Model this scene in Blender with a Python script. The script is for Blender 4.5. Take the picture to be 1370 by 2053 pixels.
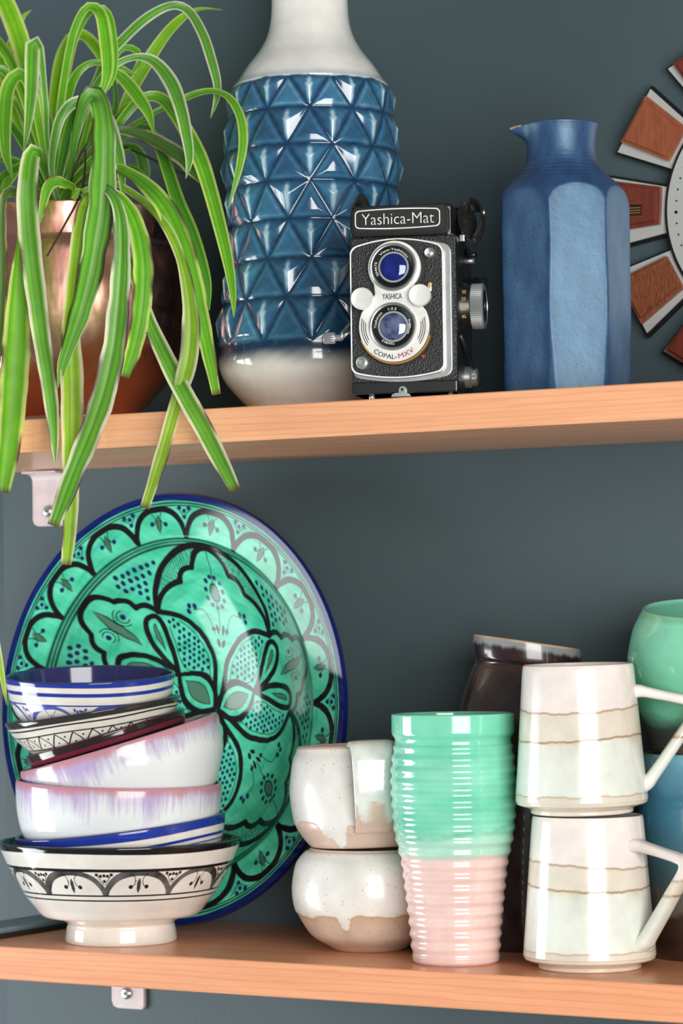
import bpy, bmesh, math, random
import numpy as np
from mathutils import Matrix, Vector
random.seed(7); rng = np.random.default_rng(7)
for o in list(bpy.data.objects): bpy.data.objects.remove(o)
scene = bpy.context.scene
COL = scene.collection
PI = math.pi

# ------------------------------------------------------------------ camera
FPX = 5844.56
YAW, PITCH, ROLL = [math.radians(a) for a in (30.92420545, 2.23214238, 0.72492211)]
C = np.array([1.08447773, -1.89621821, 0.25671859])
FW = np.array([-math.sin(YAW)*math.cos(PITCH), math.cos(YAW)*math.cos(PITCH), math.sin(PITCH)])
R0 = np.array([math.cos(YAW), math.sin(YAW), 0.0])
U0 = np.cross(R0, FW)
UP = U0*math.cos(ROLL) + R0*math.sin(ROLL)
RT = R0*math.cos(ROLL) - U0*math.sin(ROLL)
VH = np.array([-math.sin(YAW), math.cos(YAW), 0.0])
cd = bpy.data.cameras.new('camera'); cam = bpy.data.objects.new('camera', cd); COL.objects.link(cam)
cam.matrix_world = Matrix(((RT[0], UP[0], -FW[0], C[0]), (RT[1], UP[1], -FW[1], C[1]), (RT[2], UP[2], -FW[2], C[2]), (0, 0, 0, 1)))
cd.sensor_fit = 'VERTICAL'; cd.sensor_height = 36.0; cd.lens = FPX/2053*36
cd.clip_start = 0.05; cd.clip_end = 50
cd.dof.use_dof = True; cd.dof.focus_distance = 2.2; cd.dof.aperture_fstop = 11
scene.camera = cam
# ------------------------------------------------------------------ world, windows, exposure
w = bpy.data.worlds.new('world'); scene.world = w; w.use_nodes = True
w.node_tree.nodes['Background'].inputs[0].default_value = (0.94, 0.97, 1.0, 1)
w.node_tree.nodes['Background'].inputs[1].default_value = 0.135
def window_light(name, loc, target, sx, sy, power, col):
    d = bpy.data.lights.new(name, 'AREA'); d.shape = 'RECTANGLE'; d.size = sx; d.size_y = sy
    d.energy = power; d.color = col
    o = bpy.data.objects.new(name, d); COL.objects.link(o); o.location = loc
    o.rotation_euler = (Vector(target)-Vector(loc)).to_track_quat('-Z', 'Y').to_euler()
    return o
window_light('window_light_right', (1.72, -1.70, 0.32), (0.0, 0.1, 0.28), 1.45, 1.35, 56, (1.0, 0.97, 0.93))
window_light('window_light_left', (-1.75, -0.70, -0.30), (-0.2, 0.05, 0.22), 0.8, 1.2, 28, (0.95, 0.98, 1.0))
scene.view_settings.view_transform = 'Standard'; scene.view_settings.look = 'None'
scene.view_settings.gamma = 1.0; scene.view_settings.use_curve_mapping = False
scene.view_settings.exposure = 0.32

# ------------------------------------------------------------------ measures of the place
H, TH, DP = 0.42743, 0.02675, 0.23816      # upper shelf top, shelf thickness, shelf depth (lower shelf top is z = 0)
def ray(px, py): return FW + RT*(px-685)/FPX + UP*(1026.5-py)/FPX
def aty(px, py, y):
    d = ray(px, py); return C + d*((y-C[1])/d[1])
def proj(P):
    d = np.asarray(P, float)-C; D = d@FW
    return 685+FPX*(d@RT)/D, 1026.5-FPX*(d@UP)/D, D

# ------------------------------------------------------------------ helpers: colours and materials
def srgb(r, g, b):
    def f(c):
        c /= 255.0
        return c/12.92 if c <= 0.04045 else ((c+0.055)/1.055)**2.4
    return (f(r), f(g), f(b), 1.0)
def S(r, g, b): return np.array(srgb(r, g, b)[:3])
class NT:
    def __init__(s, name):
        s.m = bpy.data.materials.new(name); s.m.use_nodes = True
        s.t = s.m.node_tree; s.b = s.t.nodes['Principled BSDF']; s.out = s.t.nodes['Material Output']
    def n(s, kind, **kw):
        nd = s.t.nodes.new(kind)
        for k, v in kw.items(): setattr(nd, k, v)
        return nd
    def l(s, a, b): s.t.links.new(a, b)
    def coords(s, scale=(1, 1, 1)):
        tc = s.n('ShaderNodeTexCoord'); mp = s.n('ShaderNodeMapping'); mp.inputs['Scale'].default_value = scale
        s.l(tc.outputs['Object'], mp.inputs[0]); return mp.outputs[0]
    def noise(s, vec, scale, detail=4, rough=0.55):
        nd = s.n('ShaderNodeTexNoise'); nd.inputs['Scale'].default_value = scale; nd.inputs['Detail'].default_value = detail
        nd.inputs['Roughness'].default_value = rough; s.l(vec, nd.inputs['Vector']); return nd.outputs['Fac']
    def ramp(s, fac, stops, interp='LINEAR'):
        nd = s.n('ShaderNodeValToRGB'); e = nd.color_ramp.elements; nd.color_ramp.interpolation = interp
        while len(e) < len(stops): e.new(0.5)
        for el, (p, c) in zip(e, stops): el.position = p; el.color = c
        s.l(fac, nd.inputs[0]); return nd.outputs[0]
    def mix(s, fac, a, b, mode='MIX'):
        nd = s.n('ShaderNodeMix', data_type='RGBA', blend_type=mode)
        for sock, v in ((nd.inputs[0], fac), (nd.inputs[6], a), (nd.inputs[7], b)):
            if hasattr(v, 'is_output'): s.l(v, sock)
            else: sock.default_value = v
        return nd.outputs[2]
    def math(s, op, a, b=0.0):
        nd = s.n('ShaderNodeMath', operation=op)
        for sock, v in zip(nd.inputs, (a, b)):
            if hasattr(v, 'is_output'): s.l(v, sock)
            else: sock.default_value = v
        return nd.outputs[0]
    def bump(s, h, strength=0.2, dist=0.001):
        nd = s.n('ShaderNodeBump'); nd.inputs['Strength'].default_value = strength; nd.inputs['Distance'].default_value = dist
        s.l(h, nd.inputs['Height']); s.l(nd.outputs[0], s.b.inputs['Normal']); return nd
    def set(s, **kw):
        for k, v in kw.items():
            i = s.b.inputs[k]
            if hasattr(v, 'is_output'): s.l(v, i)
            else: i.default_value = v
        return s.m
def plain(name, col, rough=0.5, metal=0.0, coat=0.0, bump=None):
    t = NT(name)
    vec = t.coords(); nz = t.noise(vec, 60, 3)
    c2 = tuple(min(1, x*1.12) for x in col[:3])+(1,); c1 = tuple(x*0.88 for x in col[:3])+(1,)
    base = t.ramp(nz, [(0.3, c1), (0.7, c2)])
    t.set(**{'Base Color': base, 'Roughness': rough, 'Metallic': metal, 'Coat Weight': coat, 'Coat Roughness': 0.05})
    if bump: t.bump(t.noise(vec, bump[0], 3), bump[1], 0.001)
    return t.m
def painted(name, rough=0.12, coat=0.6, bump=0.0, speck=None, spec=0.5):
    t = NT(name)
    a = t.n('ShaderNodeAttribute', attribute_name='paint'); col = a.outputs['Color']
    if speck:
        v = t.n('ShaderNodeTexVoronoi'); v.inputs['Scale'].default_value = speck[0]; t.l(t.coords(), v.inputs['Vector'])
        m = t.math('LESS_THAN', v.outputs['Distance'], speck[1])
        col = t.mix(t.math('MULTIPLY', m, speck[3] if len(speck) > 3 else 1.0), col, speck[2])
    vec = t.coords(); nz = t.noise(vec, 45, 4)
    col = t.mix(1.0, col, t.ramp(nz, [(0.3, (0.90, 0.90, 0.90, 1)), (0.7, (1.06, 1.06, 1.06, 1))]), 'MULTIPLY')
    t.set(**{'Base Color': col, 'Roughness': rough, 'Coat Weight': coat, 'Coat Roughness': 0.04, 'Specular IOR Level': spec})
    if bump: t.bump(t.noise(vec, 120, 3), bump, 0.001)
    return t.m

# ------------------------------------------------------------------ helpers: objects
def thing(name, label, cat, mat4=None, group=None):
    o = bpy.data.objects.new(name, None); COL.objects.link(o); o.empty_display_size = 0.02
    if mat4 is not None: o.matrix_world = mat4
    o['label'] = label; o['category'] = cat
    if group: o['group'] = group
    return o
def link(name, me, mat, parent=None, smooth=True):
    o = bpy.data.objects.new(name, me); COL.objects.link(o)
    if mat: me.materials.append(mat)
    if parent: o.parent = parent
    me.polygons.foreach_set('use_smooth', [smooth]*len(me.polygons)); me.update()
    return o
def pyobj(name, v, f, mat, parent=None, smooth=True):
    me = bpy.data.meshes.new(name); me.from_pydata([tuple(map(float, p)) for p in v], [], f); me.validate()
    return link(name, me, mat, parent, smooth)
def tagged(o, label, cat=None, group=None, kind=None):
    o['label'] = label
    if cat: o['category'] = cat
    if group: o['group'] = group
    if kind: o['kind'] = kind
    return o
def grid(name, P, mat, parent=None, wrap=True, paint=None, attr=None):
    """P: (rows, cols, 3) array of points; wrap joins last column to first"""
    n, m = P.shape[:2]
    i = np.arange(n-1)[:, None]; mm = m if wrap else m-1
    j = np.arange(mm)[None, :]; j2 = (j+1) % m
    q = np.stack([i*m+j, i*m+j2, (i+1)*m+j2, (i+1)*m+j], -1).reshape(-1, 4).astype(np.int32)
    me = bpy.data.meshes.new(name)
    me.vertices.add(n*m); me.vertices.foreach_set('co', P.reshape(-1).astype(np.float32))
    me.loops.add(q.size); me.loops.foreach_set('vertex_index', q.reshape(-1))
    me.polygons.add(len(q)); me.polygons.foreach_set('loop_start', np.arange(0, q.size, 4, dtype=np.int32))
    me.polygons.foreach_set('loop_total', np.full(len(q), 4, np.int32))
    me.update(calc_edges=True); me.validate()
    if paint is not None:
        ca = me.color_attributes.new('paint', 'FLOAT_COLOR', 'POINT')
        c4 = np.ones((n*m, 4), np.float32); c4[:, :3] = paint.reshape(-1, 3); ca.data.foreach_set('color', c4.reshape(-1))
    if attr is not None:
        for k, a in attr.items():
            at = me.attributes.new(k, 'FLOAT', 'POINT'); at.data.foreach_set('value', np.asarray(a, np.float32).reshape(-1))
    o = bpy.data.objects.new(name, me); COL.objects.link(o)
    if mat: me.materials.append(mat)
    if parent: o.parent = parent
    me.polygons.foreach_set('use_smooth', np.ones(len(q), bool)); me.update()
    return o
def cat(pts, n):
    """smooth curve through control points, n samples evenly spaced along its length"""
    p = np.asarray(pts, float)
    if len(p) == 2: p = np.array([p[0], (p[0]+p[1])/2, p[1]])
    e = np.vstack([2*p[0]-p[1], p, 2*p[-1]-p[-2]])
    out = []
    for k in range(len(p)-1):
        a, b, c, d = e[k:k+4]; t = np.linspace(0, 1, 24, endpoint=False)[:, None]
        out.append(0.5*(2*b+(c-a)*t+(2*a-5*b+4*c-d)*t**2+(3*b-a-3*c+d)*t**3))
    out = np.vstack(out+[p[-1:]])
    s = np.r_[0, np.cumsum(np.linalg.norm(np.diff(out, axis=0), axis=1))]
    return np.stack([np.interp(np.linspace(0, s[-1], n), s, out[:, k]) for k in range(p.shape[1])], 1)
def resample(p, n):
    p = np.asarray(p, float); s = np.r_[0, np.cumsum(np.linalg.norm(np.diff(p, axis=0), axis=1))]
    return np.stack([np.interp(np.linspace(0, s[-1], n), s, p[:, k]) for k in range(p.shape[1])], 1)
def lathe_pts(prof, n, bend=None):
    prof = np.asarray(prof, float); th = np.arange(n)*2*PI/n - PI
    r = prof[:, 0][:, None]; z = prof[:, 1][:, None]+0*th
    P = np.stack([r*np.sin(th), -r*np.cos(th), z], -1)
    return P, np.broadcast_to(th, z.shape), z
def vessel_profile(outer, thick, floor, n_out=120, n_in=60, foot=None):
    """outer: (r,z) bottom to top; returns closed profile from the axis below, up the outside, over the rim, down inside"""
    o = cat(outer, n_out)
    rt, zt = o[-1]
    a = np.linspace(0, PI, 9)[1:-1]
    rim = np.stack([rt-thick/2+thick/2*np.cos(a), zt+thick/2*np.sin(a)], 1)
    inn = o[::-1].copy(); inn[:, 0] -= thick; inn = inn[inn[:, 1] > floor]
    k = min(inn[-1, 0], 0.02)
    tail = np.array([[inn[-1, 0]*0.97, floor+0.0015], [inn[-1, 0]*0.88, floor], [0.0005, floor]])
    inn = resample(np.vstack([inn, tail]), n_in)
    b = np.array([[0.0005, o[0, 1]+0.002], [o[0, 0]*0.8, o[0, 1]+0.002], [o[0, 0]*0.9, o[0, 1]]])
    return np.vstack([b, o, rim, inn]), len(b), len(b)+len(o)
def tube(name, pts, rad, mat, parent=None, n=10, flat=None, nref=None, close=True):
    """swept tube; rad scalar or per point; flat=(w,h) factors, nref reference normal"""
    p = np.asarray(pts, float); m = len(p); rad = np.broadcast_to(np.asarray(rad, float), (m,))
    t = np.gradient(p, axis=0); t /= np.linalg.norm(t, axis=1)[:, None]+1e-12
    ref = np.array(nref if nref is not None else (0, 0, 1), float)
    V = []
    prev = None
    for k in range(m):
        a = ref-(ref@t[k])*t[k]
        if np.linalg.norm(a) < 0.1: a = prev if prev is not None else np.cross(t[k], (1, 0.3, 0.2))
        a = a/np.linalg.norm(a); prev = a; b = np.cross(t[k], a)
        for q in range(n):
            an = 2*PI*q/n; ca, sa = math.cos(an), math.sin(an)
            if flat:
                ca = math.copysign(abs(ca)**flat[2], ca) if len(flat) > 2 else ca; sa = math.copysign(abs(sa)**flat[2], sa) if len(flat) > 2 else sa
            V.append(p[k]+rad[k]*((flat[1] if flat else 1)*a*ca+(flat[0] if flat else 1)*b*sa))
    F = [[k*n+q, k*n+(q+1) % n, (k+1)*n+(q+1) % n, (k+1)*n+q] for k in range(m-1) for q in range(n)]
    if close: F += [list(range(n))[::-1], [(m-1)*n+q for q in range(n)]]
    return pyobj(name, V, F, mat, parent)
def box(name, x0, x1, y0, y1, z0, z1, mat, parent=None, bev=0.0, seg=2, smooth=False):
    bm = bmesh.new(); bmesh.ops.create_cube(bm, size=1)
    for v in bm.verts:
        v.co = ((x0+x1)/2+v.co.x*(x1-x0), (y0+y1)/2+v.co.y*(y1-y0), (z0+z1)/2+v.co.z*(z1-z0))
    if bev: bmesh.ops.bevel(bm, geom=bm.edges[:], offset=bev, segments=seg, affect='EDGES', profile=0.6)
    me = bpy.data.meshes.new(name); bm.to_mesh(me); bm.free()
    return link(name, me, mat, parent, smooth)
def prism(name, outline, y0, y1, mat, parent=None, bev=0.0, hole=None):
    """outline in (x,z), extruded from y0 (front) to y1"""
    bm = bmesh.new(); n = len(outline)
    a = [bm.verts.new((x, y0, z)) for x, z in outline]; b = [bm.verts.new((x, y1, z)) for x, z in outline]
    if hole is None:
        f = bm.faces.new(a); bm.faces.new(b[::-1])
    else:
        c = [bm.verts.new((x, y0, z)) for x, z in hole]; d = [bm.verts.new((x, y1, z)) for x, z in hole]
        for k in range(n):
            k2 = (k+1) % n
            bm.faces.new((a[k], a[k2], c[k2], c[k])); bm.faces.new((b[k2], b[k], d[k], d[k2])); bm.faces.new((c[k], c[k2], d[k2], d[k]))
    for k in range(n):
        k2 = (k+1) % n; bm.faces.new((a[k2], a[k], b[k], b[k2]))
    bmesh.ops.recalc_face_normals(bm, faces=bm.faces[:])
    if bev and hole is None: bmesh.ops.bevel(bm, geom=list(f.edges), offset=bev, segments=2, affect='EDGES')
    me = bpy.data.meshes.new(name); bm.to_mesh(me); bm.free()
    return link(name, me, mat, parent, False)
def disc_y(name, prof, cx, cz, mat, parent=None, n=48, smooth=True):
    """turned shape whose axis is local y; prof = (r, y) pairs"""
    V, F = [], []
    for r, y in prof:
        for k in range(n):
            a = 2*PI*k/n; V.append((cx+r*math.cos(a), y, cz+r*math.sin(a)))
    m = len(prof)
    F = [[i*n+k, i*n+(k+1) % n, (i+1)*n+(k+1) % n, (i+1)*n+k] for i in range(m-1) for k in range(n)]
    F += [[k for k in range(n)], [(m-1)*n+k for k in range(n)][::-1]]
    o = pyobj(name, V, F, mat, parent, smooth)
    if smooth: sharp(o)
    return o
def sharp(o, ang=35):
    me = o.data
    try: me.set_sharp_from_angle(angle=math.radians(ang))
    except Exception: pass
    return o
def upright(px, py, Y, z):
    """matrix of a thing standing at depth Y under pixel column px: local x runs to the camera's right, local -y to the camera"""
    P = aty(px, py, Y)
    return Matrix.Translation((P[0], P[1], z)) @ Matrix.Rotation(YAW, 4, 'Z')
def scale_at(M):
    p = np.array(M.translation); u, v, D = proj(p); return FPX/D, v

# ------------------------------------------------------------------ structure: wall, shelves, trim
t = NT('wall_paint'); vec = t.coords()
t.set(**{'Base Color': t.ramp(t.noise(vec, 3, 3), [(0.3, srgb(68, 84, 90)), (0.7, srgb(76, 93, 98))]), 'Roughness': 0.55, 'Specular IOR Level': 0.35})
t.bump(t.noise(t.coords((1, 1, 1)), 260, 4), 0.12, 0.001)
M_wall = t.m
o = box('wall_back', -0.556, 2.4, DP, DP+0.12, -1.5, 1.3, M_wall); o['kind'] = 'structure'; o['label'] = 'dark slate grey-green painted wall behind the shelves'
o = box('wall_left', -2.6, -0.55, DP+0.35, DP+0.45, -1.5, 1.3, M_wall); o['kind'] = 'structure'; o['label'] = 'dark painted wall set back beyond the left corner'
def wood_mat(name, dark, mid, light, seed):
    t = NT(name); tc = t.n('ShaderNodeTexCoord'); mp = t.n('ShaderNodeMapping'); mp.inputs['Scale'].default_value = (2.2, 16, 34); mp.inputs['Location'].default_value = (seed, seed*2, seed)
    t.l(tc.outputs['Object'], mp.inputs[0]); v = mp.outputs[0]
    n1 = t.noise(v, 3.2, 6, 0.65)
    wv = t.n('ShaderNodeTexWave', wave_type='BANDS', bands_direction='Z'); wv.inputs['Scale'].default_value = 1.9; wv.inputs['Distortion'].default_value = 11; wv.inputs['Detail'].default_value = 4; wv.inputs['Detail Scale'].default_value = 0.7
    t.l(v, wv.inputs['Vector'])
    c = t.mix(t.ramp(n1, [(0.30, (0, 0, 0, 1)), (0.72, (1, 1, 1, 1))]), mid, light)
    c = t.mix(t.math('MULTIPLY', t.ramp(wv.outputs['Fac'], [(0.0, (1, 1, 1, 1)), (0.25, (0, 0, 0, 1))]), 0.28), c, dark)
    mp2 = t.n('ShaderNodeMapping'); mp2.inputs['Scale'].default_value = (12, 260, 420); t.l(tc.outputs['Object'], mp2.inputs[0])
    pores = t.ramp(t.noise(mp2.outputs[0], 2.0, 2), [(0.60, (0, 0, 0, 1)), (0.72, (1, 1, 1, 1))])
    c = t.mix(t.math('MULTIPLY', pores, 0.35), c, dark)
    t.set(**{'Base Color': c, 'Roughness': 0.34, 'Coat Weight': 0.15, 'Coat Roughness': 0.2}); t.bump(n1, 0.05, 0.0005)
    return t.m
M_wood = wood_mat('beech_veneer', srgb(196, 132, 92), srgb(226, 160, 118), srgb(240, 180, 138), 0.3)
M_wood2 = wood_mat('beech_veneer_lower', srgb(192, 126, 88), srgb(226, 154, 112), srgb(238, 170, 128), 1.7)
sh1 = box('wall_shelf', -0.56, 0.95, 0, DP-0.001, H-TH, H, M_wood, None, 0.0008, 1)
tagged(sh1, 'upper thick beech-veneered shelf carrying the plant, vases and camera', 'shelf')
sh2 = box('wall_shelf', -0.458, 0.95, 0, DP-0.001, -TH, 0, M_wood2, None, 0.0008, 1)
tagged(sh2, 'lower thick beech-veneered shelf carrying bowls, cups and the green platter', 'shelf')
M_trim = plain('grey_trim_paint', srgb(120, 134, 142), 0.4); M_gap = plain('gap_shadow_dark', srgb(28, 27, 30), 0.6)
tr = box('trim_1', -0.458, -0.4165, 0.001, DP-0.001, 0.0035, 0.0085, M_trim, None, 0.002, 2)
tr['kind'] = 'structure'; tr['label'] = 'grey painted strip along the left end of the lower shelf'
g = box('gap_shadow_strip', -0.4575, -0.4125, 0.001, DP-0.001, 0.0, 0.0035, M_gap, tr)  # dark strip added to stand for the gap's shadow under the trim
# brackets
M_brk = plain('bracket_enamel', srgb(214, 200, 200), 0.45); M_screw = plain('screw_zinc', srgb(190, 200, 198), 0.3, 0.9); M_slot = plain('screw_slot', srgb(50, 62, 62), 0.6)
def bracket(px0, px1, ztop, drop, screw_px, label):
    x0 = aty(px0, 1000, DP)[0]; x1 = aty(px1, 1000, DP)[0]
    w_ = x1-x0
    th = thing('shelf_bracket', label, 'bracket', Matrix.Translation(((x0+x1)/2, DP, ztop)), 'angle brackets under the shelves')
    hw = w_/2; cr = 0.006
    ol = [(-hw, 0), (-hw, -drop+cr), (-hw+cr*0.3, -drop+cr*0.3), (-hw+cr, -drop), (hw-cr*0.4, -drop), (hw, -drop+cr*0.4), (hw, 0)]
    prism('wall_plate', ol, -0.004, -0.0008, M_brk, th, 0.0006)
    pts = [(0, -0.0028-0.011*(1-math.cos(a)), -0.013+0.0115*math.sin(a)) for a in np.linspace(0, PI/2, 7)]
    V = []; F = []
    for k, (x, y, z) in enumerate(pts+[(0, -0.020, -0.0012)]):
        for sx in (-hw, hw): V += [(sx, y, z), (sx, y+(0.0016 if k < 7 else 0), z-(0.0016 if k > 2 else 0))]
    m = len(pts)+1
    for k in range(m-1):
        a, b = 4*k, 4*k+4
        F += [[a, a+2, b+2, b], [a+1, b+1, b+3, a+3], [a, b, b+1, a+1], [a+2, a+3, b+3, b+2]]
    F += [[0, 1, 3, 2], [4*m-4, 4*m-2, 4*m-1, 4*m-3]]
    pyobj('top_plate', V, F, M_brk, th, False)
    sc = disc_y('screw', [(0.0052, -0.004), (0.0052, -0.0052), (0.0035, -0.0068), (0.0015, -0.0070)], screw_px[0], screw_px[1], M_screw, th, 24)
    disc_y('screw_recess', [(0.0014, -0.0069), (0.0013, -0.0073)], screw_px[0], screw_px[1], M_slot, sc, 6)
    return th
bracket(70, 137, H-TH, 0.0503, (-0.001, -0.037), 'pale angle bracket with one screw below the left end of the upper shelf')
bracket(219, 284, -TH, 0.0535, (-0.001, -0.040), 'pale angle bracket showing below the left end of the lower shelf')

# ------------------------------------------------------------------ upper shelf: tall vase with triangle relief
def lin(a, b, t): return a+(b-a)*np.clip(t, 0, 1)[..., None]
def smooth(t): t = np.clip(t, 0, 1); return t*t*(3-2*t)
def wob(x, y, k=1.0):
    return (np.sin(x*1.7+y*2.3+1.1*k)+np.sin(x*4.1-y*3.1+2.7*k)*0.6+np.sin(x*9.7+y*7.9+0.7*k)*0.35)/1.95
Mv = upright(631, 800, 0.148, H); sv, yb = scale_at(Mv)
vase = thing('ceramic_vase', 'tall white vase with deep blue glazed triangle relief behind the camera', 'vase', Mv)
ctl = [(118, yb+2), (132, 818), (150, 800), (176, 770), (187, 748), (192, 725), (191, 700), (190, 655), (186, 613), (180, 575), (174, 535), (170, 497), (170, 458), (172, 420), (175, 383), (177, 347), (177, 312), (174, 275), (169, 238), (164, 205), (160, 178), (146, 158), (128, 130), (104, 99), (88, 70), (80, 40), (77, 0), (77, -60), (79, -110), (86, -135)]
pr = cat([(r/sv, (yb-y)/sv) for r, y in ctl], 620)
yy = yb-pr[:, 1]*sv                                   # pixel row of each ring, used only to read off heights
rows = [700, 613, 535, 458, 383, 312, 238, 172]       # boundaries of the relief rows, bottom to top
N = 432; thv = np.arange(N)*2*PI/N-PI
hgt = np.zeros((len(pr), N)); ridge = np.zeros((len(pr), N))
for k in range(7):
    sel = (yy <= rows[k]) & (yy > rows[k+1])
    v = ((rows[k]-yy[sel])/(rows[k]-rows[k+1]))[:, None]
    u = (thv/(2*PI)*12 + 0.5*(k % 2) + 0.02)[None, :] % 1.0
    d = np.abs(u-0.5)                                  # 0 at the middle of an up-pointing triangle
    up = d*2 < (1-v)
    # up-pointing triangle: gently domed facet
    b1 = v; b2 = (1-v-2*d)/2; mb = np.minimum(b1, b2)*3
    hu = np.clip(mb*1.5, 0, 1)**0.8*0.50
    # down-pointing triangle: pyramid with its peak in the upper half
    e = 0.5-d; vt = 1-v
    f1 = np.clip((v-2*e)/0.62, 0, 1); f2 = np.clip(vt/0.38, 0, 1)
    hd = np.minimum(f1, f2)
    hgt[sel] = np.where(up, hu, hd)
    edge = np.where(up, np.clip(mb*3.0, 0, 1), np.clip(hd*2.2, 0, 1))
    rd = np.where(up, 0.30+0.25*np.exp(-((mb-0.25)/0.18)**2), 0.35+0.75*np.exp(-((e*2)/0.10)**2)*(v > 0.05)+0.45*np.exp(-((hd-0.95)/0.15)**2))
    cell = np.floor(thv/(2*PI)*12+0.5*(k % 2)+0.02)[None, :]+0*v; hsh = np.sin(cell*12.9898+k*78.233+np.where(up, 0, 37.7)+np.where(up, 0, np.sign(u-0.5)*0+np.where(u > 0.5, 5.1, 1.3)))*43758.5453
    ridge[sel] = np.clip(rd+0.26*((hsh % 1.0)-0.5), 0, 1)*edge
amp = 11.5/sv
P, thg, zg = lathe_pts(pr, N)
rr = pr[:, 0][:, None]+hgt*amp-amp*0.30*((yy < 700) & (yy > 172))[:, None]*np.clip((700-yy)/15, 0, 1)[:, None]
P = np.stack([rr*np.sin(thv), -rr*np.cos(thv), zg], -1)
wb = wob(thv[None, :]*3, yy[:, None]*0.03)
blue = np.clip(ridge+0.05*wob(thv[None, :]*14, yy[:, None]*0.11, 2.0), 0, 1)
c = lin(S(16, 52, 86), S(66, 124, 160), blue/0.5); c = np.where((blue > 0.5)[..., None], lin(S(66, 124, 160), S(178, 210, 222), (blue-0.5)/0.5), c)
white = np.broadcast_to(S(242, 241, 235), c.shape)
fb = smooth((yy[:, None]-(708+4*wb))/44)              # glaze thins to white near the foot
ft = smooth(((176+3*wb)-yy[:, None])/7)
c = lin(c, white, np.maximum(fb, ft))
c = np.where((ft > 0.3)[..., None], lin(S(188, 208, 212), white, np.clip((174-yy[:, None])/16+0*wb, 0, 1)), c)
M_vase = painted('vase_glaze', 0.13, 0.7)
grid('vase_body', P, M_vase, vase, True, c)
inn = np.array([[86/sv-0.002, pr[-1, 1]+0.001], [80/sv-0.004, pr[-1, 1]-0.01], [73/sv, pr[-1, 1]-0.06], [73/sv, pr[-1, 1]-0.12], [0.001, pr[-1, 1]-0.121]])
Pi, _, _ = lathe_pts(resample(np.vstack([[86/sv, pr[-1, 1]], inn]), 24), 64)
grid('vase_lip', Pi, M_vase, vase, True, np.broadcast_to(S(226, 226, 219), Pi.shape))

# ------------------------------------------------------------------ upper shelf: faceted blue jug
Mj = upright(1133, 770, 0.103, H); sj, yb = scale_at(Mj)
jug = thing('stoneware_jug', 'matte blue stoneware jug with cut facets and a pouring lip', 'jug', Mj)
outer = [((r)/sj, (yb-y)/sj) for r, y in [(112, yb), (128, yb-4), (132, 780), (134, 700), (136, 600), (136, 500), (136, 430), (134, 408), (127, 388), (112, 370), (97, 356), (82, 341), (73, 327), (70, 310), (70, 290), (72, 270), (75, 256), (77, 250)]]
pj, i0, i1 = vessel_profile(outer, 5/sj, 0.01, 200, 90)
N = 288; P, thg, zg = lathe_pts(pj, N)
rad = np.hypot(P[..., 0], P[..., 1]); isout = (np.arange(len(pj)) < i1+7)[:, None]
facet_c = [math.radians(10+k*360/7.0) for k in range(7)]
newr = rad.copy()
for fc in facet_c:
    dth = (thg-fc+PI) % (2*PI)-PI
    wv = 0.6*np.sin(zg*60+fc*3)/sj*1.2
    lim = (122/sj+wv)/np.maximum(np.cos(dth), 0.3)
    k_ = 1.2/sj
    newr = np.where((np.abs(dth) < 0.62) & isout & (newr > lim), lim, newr)
newr = np.where(isout, newr, np.minimum(newr, 112/sj))
fr = newr/np.maximum(rad, 1e-9)
P[..., 0] *= fr; P[..., 1] *= fr
# throwing rings on the shoulder
ringz = np.exp(-((zg*sj-(yb-345))/26)**2)*np.sin(zg*sj*0.75)*0.7/sj*isout
P[..., 0] += np.sin(thg)*ringz; P[..., 1] -= np.cos(thg)*ringz
# pouring lip to the left
zt = (yb-250)/sj; sp = np.exp(-(((thg+PI/2+PI) % (2*PI)-PI)/0.26)**2)*smooth((zg-(zt-34/sj))/(34/sj))
P[..., 0] -= sp*27/sj; P[..., 2] += (-sp*10+sp*6)/sj
fac = smooth((rad-newr)/(9/sj))
c = lin(S(38, 66, 106), S(48, 82, 124), 0.5+0.5*wob(thg*4, zg*70)); c = lin(c, S(104, 144, 176), fac*0.34*(0.8+0.3*wob(thg*5, zg*30, 3)))  # cut facets get a lighter blue, window sheen put into the colour
lipc = np.clip((zg-(zt-2.5/sj))/(3/sj), 0, 1)*(sp > 0.3)
c = lin(c, S(196, 150, 120), lipc)
M_jug = painted('jug_glaze', 0.42, 0.0, 0.25, (330, 0.16, srgb(20, 30, 50), 0.75), 0.9)
M_jug.node_tree.nodes['Principled BSDF'].inputs['Specular Tint'].default_value = (0.62, 0.88, 1.0, 1)
grid('jug_body', P, M_jug, jug, True, c)

# ------------------------------------------------------------------ lower shelf: tumbler, mugs, cups, jars
def glaze(name, stops, zmin, zmax, noise=(6, 0.1), rough=0.12, coat=0.6, stretch=(1, 1, 1), bump=0.0):
    """colour runs with height, edges broken up by noise"""
    t = NT(name); tc = t.n('ShaderNodeTexCoord'); sx = t.n('ShaderNodeSeparateXYZ'); t.l(tc.outputs['Object'], sx.inputs[0])
    mr = t.n('ShaderNodeMapRange'); mr.inputs[1].default_value = zmin; mr.inputs[2].default_value = zmax; t.l(sx.outputs[2], mr.inputs[0])
    nz = t.noise(t.coords(stretch), noise[0], 5)
    f = t.math('ADD', mr.outputs[0], t.math('MULTIPLY', t.math('SUBTRACT', nz, 0.5), noise[1]))
    base = t.ramp(f, stops)
    sp = t.ramp(t.noise(t.coords(), 55, 3), [(0.3, (0.93, 0.93, 0.93, 1)), (0.7, (1.05, 1.05, 1.05, 1))])
    base = t.mix(1.0, base, sp, 'MULTIPLY')
    t.set(**{'Base Color': base, 'Roughness': rough, 'Coat Weight': coat, 'Coat Roughness': 0.04})
    if bump: t.bump(t.noise(t.coords(), 90, 3), bump, 0.001)
    return t.m
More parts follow.
